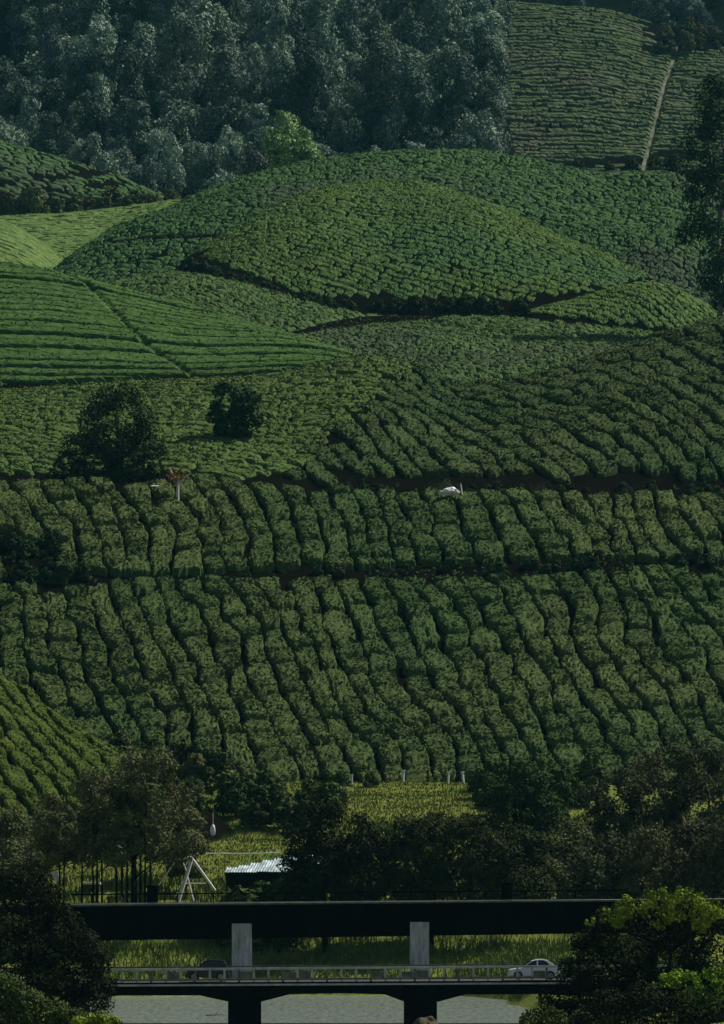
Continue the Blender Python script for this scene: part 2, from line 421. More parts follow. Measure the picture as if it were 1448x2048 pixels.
def valley():
    xs = np.linspace(-200, 200, 360); ys = np.concatenate([np.linspace(150, 540, 90), np.linspace(542, 790, 190)])
    X, Y = np.meshgrid(xs, ys); Z = valley_z(X, Y)
    r, c = X.shape
    i = np.arange((r - 1) * c).reshape(r - 1, c)[:, :-1].ravel()
    F = np.stack([i, i + 1, i + c + 1, i + c], -1)
    o = link('meadow', mesh_from('meadow', np.stack([X, Y, Z], -1).reshape(-1, 3), F, M['grass_meadow'], True))
    tag(o, kind='structure')
valley()
def box_arr(x0, x1, y0, y1, z0, z1):
    V = [(x0, y0, z0), (x1, y0, z0), (x1, y1, z0), (x0, y1, z0), (x0, y0, z1), (x1, y0, z1), (x1, y1, z1), (x0, y1, z1)]
    F = [(0, 3, 2, 1), (4, 5, 6, 7), (0, 1, 5, 4), (1, 2, 6, 5), (2, 3, 7, 6), (3, 0, 4, 7)]
    return V, F
g = link('ground', mesh_from('ground', [(-6000, -2000, -3.2), (6000, -2000, -3.2), (6000, 9000, -3.2), (-6000, 9000, -3.2)], [(0, 1, 2, 3)], M['forest_floor']))
tag(g, kind='structure')
rv = link('river', mesh_from('river', [(-60, 150, 0), (60, 150, 0), (60, 600, 0), (-60, 600, 0)], [(0, 1, 2, 3)], M['water']))
tag(rv, kind='structure')

S = {}
S['A'] = Sheet(-300, 470, [(-300, 1170), (-100, 1270), (0, 1350), (60, 1395), (130, 1452), (230, 1508), (330, 1560), (430, 1625), (470, 1660)],
               [(-300, 1790), (300, 1790), (470, 1740)], 620, [(-300, 700), (0, 690), (250, 672), (470, 655)], p=1.35, smooth=18)
S['B'] = Sheet(-200, 1650, [(-200, 965), (0, 968), (300, 968), (420, 972), (560, 980), (900, 990), (1200, 988), (1448, 998), (1650, 1000)],
               [(-200, 1600), (200, 1600), (420, 1590), (600, 1590), (1650, 1590)], 697, 782, p=1.12, smooth=14, rough=0.5, seed=2, back=12, curv=0.03)
S['C'] = Sheet(-200, 1650, [(-200, 790), (0, 784), (200, 772), (430, 764), (560, 750), (640, 733), (700, 720), (760, 717), (820, 733), (880, 760), (930, 780), (1000, 774), (1080, 757), (1150, 736), (1230, 706), (1300, 680), (1380, 657), (1448, 640), (1550, 605), (1650, 590)],
               [(-200, 992), (300, 992), (420, 985), (560, 1000), (1650, 1015)], 784, [(-200, 880), (850, 880), (930, 866), (1200, 866), (1650, 880)], p=1.45, smooth=14, rough=0.5, seed=3)
S['D'] = Sheet(-250, 860, [(-250, 515), (0, 533), (100, 545), (200, 570), (300, 598), (400, 625), (500, 650), (600, 678), (700, 712), (760, 745), (860, 800)],
               [(-250, 800), (100, 800), (560, 775), (700, 765), (860, 850)], 892, [(-250, 985), (400, 965), (700, 925), (860, 925)], p=1.35, smooth=16)
S['E'] = Sheet(90, 1650, [(90, 600), (200, 572), (280, 552), (350, 543), (430, 556), (520, 578), (600, 600), (730, 622), (900, 627), (1050, 632), (1200, 650), (1370, 668), (1448, 690), (1650, 700)],
               860, 925, [(90, 1060), (1650, 1045)], p=1.3, smooth=14, rough=0.8, seed=5)
S['E2'] = Sheet(990, 1650, [(990, 690), (1060, 622), (1150, 600), (1230, 576), (1290, 563), (1340, 572), (1400, 602), (1448, 630), (1550, 680), (1650, 700)],
                [(990, 740), (1650, 740)], 1048, 1090, p=1.5, smooth=10)
S['F'] = Sheet(230, 1480, [(230, 620), (300, 575), (350, 537), (400, 503), (450, 470), (510, 432), (570, 403), (650, 374), (760, 361), (860, 368), (960, 398), (1050, 440), (1130, 478), (1250, 532), (1310, 560), (1400, 625), (1480, 690)],
               [(230, 650), (350, 600), (600, 640), (870, 660), (1300, 640), (1480, 720)], 1095, [(230, 1120), (350, 1140), (760, 1205), (1300, 1150), (1480, 1140)], p=1.95, smooth=12, rough=0.6, seed=7)
S['G'] = Sheet(40, 1650, [(40, 590), (110, 538), (160, 502), (220, 466), (300, 428), (400, 388), (500, 352), (600, 330), (700, 318), (780, 306), (850, 302), (960, 304), (1050, 316), (1130, 333), (1200, 345), (1340, 345), (1448, 400), (1650, 430)],
               [(40, 680), (1650, 680)], [(40, 1212), (1650, 1212)], [(40, 1270), (300, 1300), (850, 1345), (1650, 1345)], p=1.5, smooth=14, rough=0.8, seed=8)
S['H'] = Sheet(-300, 560, [(-300, 440), (0, 436), (140, 430), (230, 420), (330, 405), (450, 392), (560, 385)], 620, 1310, 1430, p=1.3, rough=0.8, seed=9)
S['H2'] = Sheet(-300, 230, [(-300, 425), (-60, 432), (0, 440), (60, 466), (110, 505), (160, 545), (230, 600)], 640, 1240, 1300, p=1.6, smooth=14)
S['I'] = Sheet(-300, 430, [(-300, 235), (-100, 262), (0, 283), (60, 303), (150, 330), (230, 350), (300, 385), (360, 415), (430, 440)],
               500, 1445, 1510, p=1.3, smooth=14, rough=0.5, seed=10, back=12)
S['J'] = Sheet(-400, 1080, [(-400, -90), (930, -90), (985, 20), (1010, 260), (1080, 450)], 480, [(-400, 1520), (1080, 1520)], 1840, p=1.0, rough=2.5, seed=11, back=200)
S['K'] = Sheet(760, 1900, [(760, -20), (960, 8), (1100, 12), (1180, 18), (1240, 34), (1290, 48), (1340, 60), (1448, 64), (1900, 80)],
               [(760, 400), (1900, 400)], 1850, [(760, 2010), (1900, 1990)], p=1.15, smooth=12, rough=0.8, seed=12)
S['L'] = Sheet(-500, 2000, [(-500, -260), (2000, -240)], 120, 2080, 2400, p=1.1, rough=5, seed=13, back=300)
for k in 'A B C D E E2 F G I K'.split():
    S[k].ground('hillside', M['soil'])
S['H'].ground('grass_slope', M['grass_bright']); S['H2'].ground('grass_slope', M['grass_bright'])
S['J'].ground('forest_floor', M['forest_floor'], 120, 60); S['L'].ground('mountainside', M['forest_floor'], 100, 40)

# ------------------------------------------------------------------ tea
N_IND = 300
near = []      # (verts, sheetkey, screen size, u, v)
def polymask(pts):
    xs, ys = zip(*pts)
    return lambda u: np.interp(u, xs, ys)

# lower main slope B: bare strip along the middle path, foot of slope, gullies
path_v = polymask([(-100, 1178), (0, 1180), (200, 1178), (430, 1172), (640, 1165), (850, 1162), (1000, 1158), (1150, 1150), (1448, 1146)])
foot_v = polymask([(-100, 1505), (230, 1512), (300, 1525), (430, 1545), (480, 1565), (600, 1580), (720, 1582), (950, 1586), (1448, 1592)])
def maskB(u, v, t, x, y):
    n = vnoise(x, y, None, 9.0, 77)
    wide = 2 + 14 * vnoise(u, u * 0, None, 130.0, 78) + np.where(u < 230, 20 * (1 - np.abs(u - 90) / 150), 0)
    wide = np.where((u > 300) & (u < 420), 8, wide)
    strip = (v < path_v(u) - 6) & (v > path_v(u) - 6 - np.maximum(wide, 0))
    hole = (np.abs(u - 745) < 40) & (np.abs(v - 1112) < 12)
    gully = (np.abs(u - (40 + (v - 1060) * 0.5)) < 55) & (np.abs(v - 1110) < 36)
    gully2 = (np.abs(u - 500) < 60) & (np.abs(v - 1158) < 9)
    return (v < foot_v(u)) & ~strip & ~gully
tB = deg(14)
cB, pB = layout(S['B'], tB, 3.7, 2.4, 6.2, 0.30, 0.18, 724, 740, 75, 80, 101, maskB, warp=(2.2, 17.0, 0.75, 4.5), tmax=1.0)
nB, qB = 17, 26
def dipB(u, v):
    w = 10.5 + 4 * vnoise(u, v * 0, None, 60.0, 79) + 6 * np.exp(-((u - 1050) / 170) ** 2) + 4 * np.exp(-((u - 100) / 120) ** 2)
    return (np.abs(v - (path_v(u) - 14)) < w) * 1.0
VB = build_bushes(S['B'], cB, pB, nB, 1.05, 201, dome=0.05, rpow=11, amp=(0.24, 0.12), fscale=(1.6, 0.5), sq=0.26, edge=0.16, nq=qB, dip=dipB)
# left foreground hill A
def maskA(u, v, t, x, y):
    return (u < 330) & (v < 1690)
cA, pA = layout(S['A'], deg(24), 2.6, 2.4, 4.6, 0.28, 0.14, 100, 650, 50, 60, 102, maskA, warp=(1.0, 11.0, 0.5, 3.0))
VA = build_bushes(S['A'], cA, pA, nB, 0.9, 202, amp=(0.24, 0.10), fscale=(1.3, 0.35), sq=0.3, edge=0.13, nq=qB)

def screen(V):
    u = 724 + FPX * V[..., 0] / V[..., 1]; v = V0 - (V[..., 2] - HC) * FPX / V[..., 1]
    return u, v
ub, vb = screen(VB); ua, va = screen(VA)
def area(u, v):
    inside = ((u > 0) & (u < 1448) & (v > 0) & (v < 2048)).mean(1)
    return (u.max(1) - u.min(1)) * (v.max(1) - v.min(1)) * inside
ar = np.concatenate([area(ub, vb), area(ua, va)])
# the hidden ones (behind the big right-hand scrub and the left hill) do not count as large
mu = np.concatenate([ub.mean(1), ua.mean(1)]); mv = np.concatenate([vb.mean(1), va.mean(1)])
hid = ((mu > 1080) & (mv > 1640 - (mu - 1080) * 0.45)) | ((mu < 330) & (mv > 1350 + mu * 0.62) & (np.arange(len(ar)) < len(ub))) | ((np.arange(len(ar)) >= len(ub)) & (mv > 1625)) | ((np.arange(len(ar)) >= len(ub)) & (mu > 170) & (mv > 1560))
ar[hid] = 0
pick = set(np.argsort(-ar)[:N_IND].tolist())
FB = grid_faces(nB, qB)
def ordinal(k):
    w = ['first', 'second', 'third', 'fourth', 'fifth', 'sixth', 'seventh', 'eighth', 'ninth', 'tenth', 'eleventh', 'twelfth', 'thirteenth', 'fourteenth', 'fifteenth', 'sixteenth', 'seventeenth', 'eighteenth', 'nineteenth', 'twentieth']
    return w[k] if k < 20 else f'{k + 1}th' if (k + 1) % 10 not in (1, 2, 3) or (k + 1) // 10 % 10 == 1 else f'{k + 1}' + {1: 'st', 2: 'nd', 3: 'rd'}[(k + 1) % 10]
QB = leaf_cards(VB, nB, qB, 170, 0.34, 901); QA = leaf_cards(VA, nB, qB, 130, 0.26, 902)
zones = {}
for idx in sorted(pick):
    fa = idx >= len(ub)
    V = VA[idx - len(ub)] if fa else VB[idx]
    uu, vv = screen(V)
    u, v, w, h = uu.mean(), vv.mean(), uu.max() - uu.min(), vv.max() - vv.min()
    size = 'long narrow' if h > 1.6 * w else ('broad' if w > 1.15 * h else 'rounded')
    pv_ = float(path_v(u))
    if fa: key = ('a', int((v - 1300) // 38))
    elif v < pv_ - 10: key = ('u', int((v - 975) // 42))
    else: key = ('l', int(max(0, v - pv_) // 42))
    zones.setdefault(key, []).append((u, idx, size, V))
for key in sorted(zones):
    for k, (u, idx, size, V) in enumerate(sorted(zones[key], key=lambda q: q[0])):
        fa = key[0] == 'a'
        where = {'a': f'{ordinal(key[1])} tier of the small near hill', 'u': f'{ordinal(key[1])} tier below the upper path',
                 'l': f'{ordinal(key[1])} tier below the middle path'}[key[0]]
        c = V.mean(0); c[2] = V[:, 2].min()
        V, FX = join_cards(V[None], FB, (QA[idx - len(ub)] if fa else QB[idx])[None])
        me = mesh_from('tea_bush', V[0] - c, FX, M['tea_left'] if fa else M['tea_near'], False)
        o = link('tea_bush', me, loc=tuple(c))
        tag(o, f"{size} {'light' if fa else 'dark'} tea bush, {ordinal(k)} from left, {where}", 'tea bush', 'clipped tea bushes in rows on the slopes')
restB = [i for i in range(len(ub)) if i not in pick]; restA = [i - len(ub) for i in range(len(ub), len(ar)) if i not in pick]
if restB: bush_stuff('tea_bushes', VB[restB], nB, M['tea_near'], 'remaining dark green tea bushes of the big slope', nq=qB, leaf=(130, .34))
if restA: bush_stuff('tea_bushes', VA[restA], nB, M['tea_left'], 'remaining light green tea bushes of the left near hill', nq=qB, leaf=(80, .26))

def field(key, name_mat, label, theta, w, l0, l1, gap, gap2, cu, cd, ha, hb, seed, n, h, mask=None, **kw):
    bk = {k: kw.pop(k) for k in list(kw) if k in ('amp', 'fscale', 'sq', 'edge', 'rowmode', 'nq', 'dip', 'rpow', 'dome')}
    leaf = kw.pop('leaf', None)
    c, p = layout(S[key], theta, w, l0, l1, gap, gap2, cu, cd, ha, hb, seed, mask, **kw)
    V = build_bushes(S[key], c, p, n, h, seed + 50, **bk)
    return bush_stuff('tea_bushes', V, n, M[name_mat], label, nq=bk.get('nq'), leaf=leaf, seed=seed)

def maskC(u, v, t, x, y):
    return (v < 950 + 8 * np.clip((u - 300) / 300, 0, 1) - 5 * vnoise(u, u * 0, None, 50.0, 31)) & (((u < 885) | (v > 0)))
def maskCl(u, v, t, x, y): return maskC(u, v, t, x, y) & (u < 560 + (960 - v) * 1.2)
def maskCr(u, v, t, x, y): return maskC(u, v, t, x, y) & (u >= 560 + (960 - v) * 1.2)
field('C', 'tea_mid', 'flattened tea bushes on the middle slope around the two dark trees', deg(60), 2.5, 2.0, 5.0, 0.24, 0.10, 400, 830, 110, 110, 301, 11, 0.7, maskCl, leaf=(45, .36), warp=(1.8, 16, 0.7, 4))
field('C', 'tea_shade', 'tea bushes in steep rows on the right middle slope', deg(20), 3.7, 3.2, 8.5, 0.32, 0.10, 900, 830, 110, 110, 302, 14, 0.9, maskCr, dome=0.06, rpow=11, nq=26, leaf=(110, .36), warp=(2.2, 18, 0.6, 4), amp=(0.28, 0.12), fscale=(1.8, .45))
diag = polymask([(530, 90), (545, 105), (570, 165), (600, 215), (650, 255), (700, 300), (750, 380), (780, 420)])
def maskD(u, v, t, x, y):
    du = np.interp(v, [530, 545, 570, 600, 650, 700, 750, 790], [90, 110, 170, 205, 250, 300, 375, 430])
    edge = polymask([(-300, 770), (100, 766), (400, 752), (560, 745), (740, 716), (900, 716)])
    return (v < edge(u))
def dipD(u, v):
    below = (v > polymask([(-300, 772), (100, 768), (400, 754), (560, 747), (740, 718), (900, 718)])(u)) * 1.5
    du = np.interp(v, [530, 545, 570, 600, 650, 700, 750, 790], [90, 110, 170, 205, 250, 300, 375, 430])
    return np.maximum(below, np.exp(-((u - du) / 4.5) ** 2) * 1.3)
field('D', 'tea_stripe', 'smooth striped tea rows on the left hill', deg(87), 3.6, 290, 290, 0.75, 0.0, 300, 935, 80, 120, 303, 11, 0.95, None, leaf=(1500, .4), nq=300, dip=dipD, warp=(1.4, 40, 0.25, 6), sq=0.0, edge=0.0, amp=(0.12, 0.08), slant=0.0, rowmode=True, rpow=8, dome=0.1, urange=(-9999, 9999), tmin=-0.05, tmax=1.15)
def maskE(u, v, t, x, y):
    return (v > np.interp(u, [200, 350, 600, 730, 900, 1050, 1370], [500, 500, 605, 630, 634, 640, 674]))
def dipE(u, v):
    p2 = np.interp(u, [560, 600, 660, 740, 860, 1050, 1200, 1370, 1448], [668, 665, 650, 640, 636, 640, 655, 672, 694])
    w = np.interp(u, [560, 620, 700, 780, 860, 1000], [2, 7, 10, 9, 4, 0.1])
    return np.exp(-((v - p2) / w) ** 4) * 1.3
field('E', 'tea_far', 'small tea bushes in the hollow below the dome hill', deg(55), 2.3, 1.6, 4.0, 0.22, 0.12, 800, 980, 110, 110, 304, 8, 0.6, maskE, leaf=(18, .36), amp=(0.25, 0.15), dip=dipE, warp=(2, 18, .6, 4))
field('E2', 'tea_dome', 'tea bushes on the small knoll at the right', deg(30), 2.0, 1.4, 3.6, 0.2, 0.12, 1250, 1070, 60, 60, 305, 8, 0.45, lambda u, v, t, x, y: v < np.interp(u, [1000, 1050, 1370, 1500], [622, 628, 662, 680]), amp=(0.25, 0.15))
def maskF(u, v, t, x, y):
    b = np.interp(u, [300, 350, 380, 500, 600, 700, 870, 1000, 1060, 1300], [500, 515, 505, 548, 585, 597, 594, 600, 602, 553])
    return v < b
field('F', 'tea_dome', 'tea bushes covering the dome-shaped hill', deg(62), 2.2, 1.4, 3.8, 0.20, 0.10, 800, 1150, 110, 120, 306, 9, 0.45, maskF, leaf=(20, .32), amp=(0.22, 0.13), warp=(2.5, 25, .7, 4))
def dipG(u, v):
    ln = np.interp(u, [200, 300, 440], [486, 477, 471]); l2 = np.interp(u, [250, 440], [525, 492])
    return 1.2 * (np.exp(-((v - ln) / 4) ** 2) * (u > 205) * (u < 440) + np.exp(-((v - l2) / 2.5) ** 2) * (u > 250) * (u < 420))
field('G', 'tea_back', 'tea bushes on the hill behind the dome', deg(66), 2.5, 1.6, 4.6, 0.22, 0.12, 760, 1280, 130, 120, 307, 8, 0.55, None, leaf=(16, .40), dip=dipG, amp=(0.26, 0.15), warp=(2.5, 25, .8, 4))
field('I', 'tea_back', 'terraced tea rows at the far left', deg(88), 2.6, 2, 6, 0.3, 0.1, 100, 1475, 60, 60, 308, 7, 0.6, lambda u, v, t, x, y: (np.abs(v - np.interp(u, [0, 230], [366, 340])) > 5) & (np.abs(v - np.interp(u, [60, 200], [392, 368])) > 3) & (v < 400), amp=(0.3, 0.15))
pathK = [(1368, 40), (1362, 62), (1350, 110), (1330, 165), (1312, 235), (1296, 300), (1284, 350)]
def maskK(u, v, t, x, y):
    pu = np.interp(v, [p[1] for p in pathK], [p[0] for p in pathK])
    sc = (u > 1290) & (v < 110 - (u - 1290) * 0.05)
    dark = np.abs(v - np.interp(u, [1120, 1240, 1340], [330, 326, 312])) < 6
    return ~sc & ~(dark & (u > 1120)) & (v < 345)
field('K', 'tea_distant', 'far tea field in level rows', deg(89), 2.8, 4, 9, 0.9, -0.2, 1180, 1920, 110, 110, 309, 6, 1.1, maskK, dip=lambda u, v: 1.3 * np.exp(-((u - np.interp(v, [p[1] for p in pathK], [p[0] for p in pathK])) / 6.0) ** 2), nq=10, amp=(0.3, 0.2), warp=(1.2, 30, .4, 9), sq=0.0, edge=0.02, rowmode=True, slant=0.0)
# H2 : fine low rows on the bright bump
field('H2', 'grass_bright', 'low pale green tea rows on the small rise at the left edge', deg(80), 2.4, 4, 9, 0.35, 0.1, 60, 1270, 60, 60, 310, 5, 0.35, amp=(0.1, 0.06), sq=0.1)

field('H', 'grass_bright', 'low yellow-green tea carpet on the bright slope at the left', deg(84), 2.6, 3, 8, 0.2, 0.08, 160, 1370, 90, 90, 311, 6, 0.3, amp=(0.16, 0.12), sq=0.1)
# pale path on the far field
def ribbon(name, pts, sheet, w, mat, dz=0.25):
    P = []
    for (u, v) in pts:
        lo, hi = float(sheet.d0(np.array(u))), float(sheet.d1(np.array(u)))
        for _ in range(40):
            m = (lo + hi) / 2; x = m * (u - 724) / FPX
            vv = V0 - (float(sheet.z(x, m)) - HC) * FPX / m
            if vv > v: lo = m
            else: hi = m
        P.append((x, m))
    V, F = [], []
    Pd = []
    for a, b in zip(P[:-1], P[1:]):
        for k in range(8): Pd.append((a[0] + (b[0] - a[0]) * k / 8, a[1] + (b[1] - a[1]) * k / 8))
    for i, (x, y) in enumerate(Pd):
        ww = w * random.uniform(0.6, 1.25)
        for sx in (-ww, ww): V.append((x + sx, y, float(sheet.z(x + sx, y)) + dz))
    F = [(2 * i, 2 * i + 1, 2 * i + 3, 2 * i + 2) for i in range(len(Pd) - 1)]
    o = link(name, mesh_from(name, V, F, mat)); tag(o, kind='structure')
ribbon('path', pathK, S['K'], 0.75, M['pale_soil'], 0.2)

# ------------------------------------------------------------------ trees
def crown_mesh(name, blobs, n, leaf, mat, seed, clump=1.2, gaps=-0.1, up=0.35, elong=1.6, droop=0.0, inner=0.75, flat=0.3):
    r = np.random.default_rng(seed)
    B = np.array(blobs, float)
    rad = B[:, 3:6] if B.shape[1] >= 6 else np.repeat(B[:, 3:4], 3, 1)
    wgt = (rad.prod(1)) ** (2 / 3); wgt /= wgt.sum()
    N = int(n * 1.6)
    k = r.choice(len(B), N, p=wgt)
    d = r.normal(size=(N, 3)); d /= np.linalg.norm(d, axis=1)[:, None]
    rr = inner + (1.08 - inner) * r.random(N) ** 0.6
    P = B[k, :3] + d * rad[k] * rr[:, None]
    nz = vnoise(P[:, 0], P[:, 1], P[:, 2], clump, seed) + 0.5 * vnoise(P[:, 0], P[:, 1], P[:, 2], clump * 0.45, seed + 1)
    keep = nz > gaps
    P, d = P[keep][:n], d[keep][:n]
    nzk = nz[keep][:n]
    P = P + d * (nzk[:, None] * leaf * 1.4)
    m = len(P)
    nrm = d * 0.8 + r.normal(size=(m, 3)) * 0.55 + np.array([0, 0, up])
    nrm /= np.linalg.norm(nrm, axis=1)[:, None]
    t = r.normal(size=(m, 3)); t[:, 2] -= droop * 3
    t -= nrm * (t * nrm).sum(1)[:, None]; t /= np.linalg.norm(t, axis=1)[:, None]
    b = np.cross(nrm, t)
    s = leaf * r.uniform(0.55, 1.35, (m, 1))
    V = np.stack([P - t * s * elong * 0.5, P + b * s * 0.42 - nrm * s * .1, P + t * s * elong * 0.5, P - b * s * 0.42 - nrm * s * .1], 1).reshape(-1, 3)
    F = np.arange(m * 4).reshape(m, 4)
    return mesh_from(name, V, F, mat)

def twig_arrays(blobs, n, L, wdt, seed):
    r = np.random.default_rng(seed)
    B = np.array(blobs, float); rad = np.repeat(B[:, 3:4], 3, 1) if B.shape[1] < 6 else B[:, 3:6]
    k = r.choice(len(B), n); d = r.normal(size=(n, 3)); d /= np.linalg.norm(d, axis=1)[:, None]
    P = B[k, :3] + d * rad[k] * r.uniform(0.5, 1.05, (n, 1))
    t = d * 0.5 + r.normal(size=(n, 3)) * 0.4 + np.array([0, 0, 0.6]); t /= np.linalg.norm(t, axis=1)[:, None]
    side = np.cross(t, r.normal(size=(n, 3))); side /= np.linalg.norm(side, axis=1)[:, None]
    l = L * r.uniform(0.4, 1.3, (n, 1)); bend = r.normal(size=(n, 3)) * 0.15 * l
    V = np.stack([P - side * wdt, P + side * wdt, P + t * l * .5 + bend + side * wdt * .7, P + t * l * .5 + bend - side * wdt * .7, P + t * l + bend * .3], 1).reshape(-1, 3)
    i = np.arange(n)[:, None] * 5
    F = [tuple(x) for x in (i + np.array([[0, 1, 2, 3]])).tolist()] + [tuple(x) for x in (i + np.array([[3, 2, 4]])).tolist()]
    return V, F

def tube(V, F, p0, p1, r0, r1, seg=6):
    p0, p1 = Vector(p0), Vector(p1); ax = (p1 - p0).normalized()
    a = ax.orthogonal().normalized(); b = ax.cross(a)
    base = len(V)
    for p, r in ((p0, r0), (p1, r1)):
        for k in range(seg):
            an = 2 * math.pi * k / seg
            V.append(tuple(p + a * (r * math.cos(an)) + b * (r * math.sin(an))))
    for k in range(seg):
        k2 = (k + 1) % seg
        F.append((base + k, base + k2, base + seg + k2, base + seg + k))
    F.append(tuple(base + k for k in reversed(range(seg)))); F.append(tuple(base + seg + k for k in range(seg)))

def trunk_mesh(name, height, r0, blobs, mat, seed, limbs=7, lean=0.03):
    rd = random.Random(seed); V, F = [], []
    pts = [Vector((0, 0, -1.0))]; n = 6
    for i in range(1, n + 1):
        pts.append(Vector((rd.uniform(-lean, lean) * height * i / n, rd.uniform(-lean, lean) * height * i / n, height * i / n)))
    for i in range(n):
        tube(V, F, pts[i], pts[i + 1], r0 * (1 - 0.85 * i / n), r0 * (1 - 0.85 * (i + 1) / n), 7)
    bl = list(blobs); rd.shuffle(bl)
    for b in bl[:limbs]:
        t = Vector(b[:3]); zz = min(max(t.z - rd.uniform(0.5, 3.0) * r0 * 5, height * 0.2), height * 0.95)
        i = min(int(zz / height * n), n - 1)
        s = pts[i].lerp(pts[i + 1], zz / height * n - i) if i else pts[1]
        mid = s.lerp(t, 0.5) + Vector((rd.uniform(-.3, .3), rd.uniform(-.3, .3), -0.05 * (t - s).length))
        tube(V, F, s, mid, r0 * 0.35, r0 * 0.22, 5); tube(V, F, mid, t, r0 * 0.22, r0 * 0.06, 5)
    return mesh_from(name, V, F, mat, True)

def plume_blobs(h, w, base, seed, n=16, dome=0.6):
    """blobs of a tree crown between base*h and h"""
    rd = random.Random(seed); out = []; pk = rd.uniform(0, 6.28)
    for i in range(n):
        t = (i + rd.random()) / n
        z = h * (base + (1 - base) * t)
        env = math.sin(math.pi * min(1, (t * (1 - 0.25) + 0.18))) ** dome
        a = rd.uniform(0, 2 * math.pi) if rd.random() < 0.7 else pk; rr = w * env * rd.uniform(0.15, 0.85)
        z -= h * 0.12 * rd.random()
        r = w * rd.uniform(0.28, 0.48) * (0.6 + 0.4 * env)
        out.append((rr * math.cos(a), rr * math.sin(a), min(z, h - r * 0.6), r, r, r * rd.uniform(0.8, 1.25)))
    return out

def make_proto(h, w, base, nleaf, leaf, mat, bark, seed, r0=0.3, nb=16, **kw):
    bl = plume_blobs(h, w, base, seed, nb)
    return (crown_mesh('crown', bl, nleaf, leaf, mat, seed, **kw), trunk_mesh('trunk', h * 0.9, r0, bl, bark, seed))

def put_tree(name, proto, loc, label, cat='tree', group=None, scale=1.0, sz=None, rot=None, crown_mat=None):
    e = empty(name, loc, label, cat, group)
    e.rotation_euler = (0, 0, random.uniform(0, 6.28) if rot is None else rot)
    e.scale = (scale, scale, sz or scale)
    link('trunk', proto[1], e)
    c = link('crown', proto[0], e)
    if crown_mat is not None:
        c.material_slots[0].link = 'OBJECT'; c.material_slots[0].material = crown_mat
    return e

# forest prototypes (about 25 m tall)
FP = []
for i in range(5):
    FP.append(make_proto(26, 7.4, 0.08, 8000, 0.58, M['crown_forest'], M['bark_pale'] if i % 2 else M['bark'], 400 + i, r0=0.35, nb=26, clump=2.6, gaps=-0.15, inner=0.4, droop=0.4))
for i in range(3):
    FP.append(make_proto(16, 7.6, 0.08, 6500, 0.58, M['crown_forest'], M['bark'], 420 + i, r0=0.35, nb=16, clump=2.2, gaps=-0.15, inner=0.4))
SHR = [make_proto(5, 3.2, 0.15, 1400, 0.5, M['crown_shrub'], M['bark'], 440 + i, r0=0.15, nb=9, clump=1.2, gaps=-0.35) for i in range(3)]

def forest():
    r = random.Random(11); cnt = 0; D = 1528.0
    sh = S['J']
    rowi = 0
    while D < 1830:
        tt = (D - 1520) / 320.0
        sp = 12.0
        kk = 0; x0 = D * (-70 - 724) / FPX; x1 = D * (975 - 724) / FPX
        x = x0 + (rowi % 2) * sp * 0.5
        while x < x1:
            xx = x + r.uniform(-4, 4); yy = D + r.uniform(-6, 6)
            u = 724 + FPX * xx / yy
            z = float(sh.z(xx, yy)); v = V0 - (z - HC) * FPX / yy
            x += sp * r.uniform(0.85, 1.25)
            gapn = float(vnoise(xx, yy, None, 30.0, 99))
            if gapn < -0.55 and u < 800: continue
            if v < -40 + 0: 
                if v < -75: continue
            tall = v < 330 and r.random() < (0.85 if u > 400 else 0.45)
            if u < 420 and v > 300: tall = False
            k = r.randrange(5) if tall else 5 + r.randrange(3)
            s = r.uniform(0.8, 1.2) * (0.85 if not tall and v > 360 else 1.0)
            lab = ('tall slender' if tall else 'low round-crowned') + f' forest tree, {ordinal(kk)} from the left, {ordinal(rowi)} line up the slope'
            kk += 1
            put_tree('forest_tree', FP[k], (xx, yy, z - 0.5), lab, 'tree', 'trees of the hazy forest on the far slope', s * r.uniform(.85, 1.2), s * r.uniform(1.0, 1.4),
                     crown_mat=M['crown_forest2'] if r.random() < 0.42 else None)
            cnt += 1
        for uu_ in (958, 985):
            xx = D * (uu_ + r.uniform(-8, 6) - 724) / FPX; yy = D + r.uniform(-5, 5); z = float(sh.z(yy * (900 - 724) / FPX, yy)); v = V0 - (z - HC) * FPX / yy
            if v > 330 or v < -60: continue
            put_tree('forest_tree', FP[r.randrange(5)], (xx, yy, z - 1.5), f'edge tree of the forest beside the far field, {ordinal(rowi)} line up the slope' + (', outermost' if uu_ == 985 else ', inner one'), 'tree', 'trees of the hazy forest on the far slope', r.uniform(.8, 1.0))
        D += 16.5; rowi += 1
    print('forest trees', cnt)
forest()

def on(sheet, u, v):
    """point on the sheet seen at photo pixel (u, v)"""
    lo, hi = float(sheet.d0(np.array(float(u)))), float(sheet.d1(np.array(float(u))))
    for _ in range(40):
        m = (lo + hi) / 2; x = m * (u - 724) / FPX
        vv = V0 - (float(sheet.z(x, m)) - HC) * FPX / m
        if vv > v: lo = m
        else: hi = m
    return Vector((x, m, float(sheet.z(x, m))))

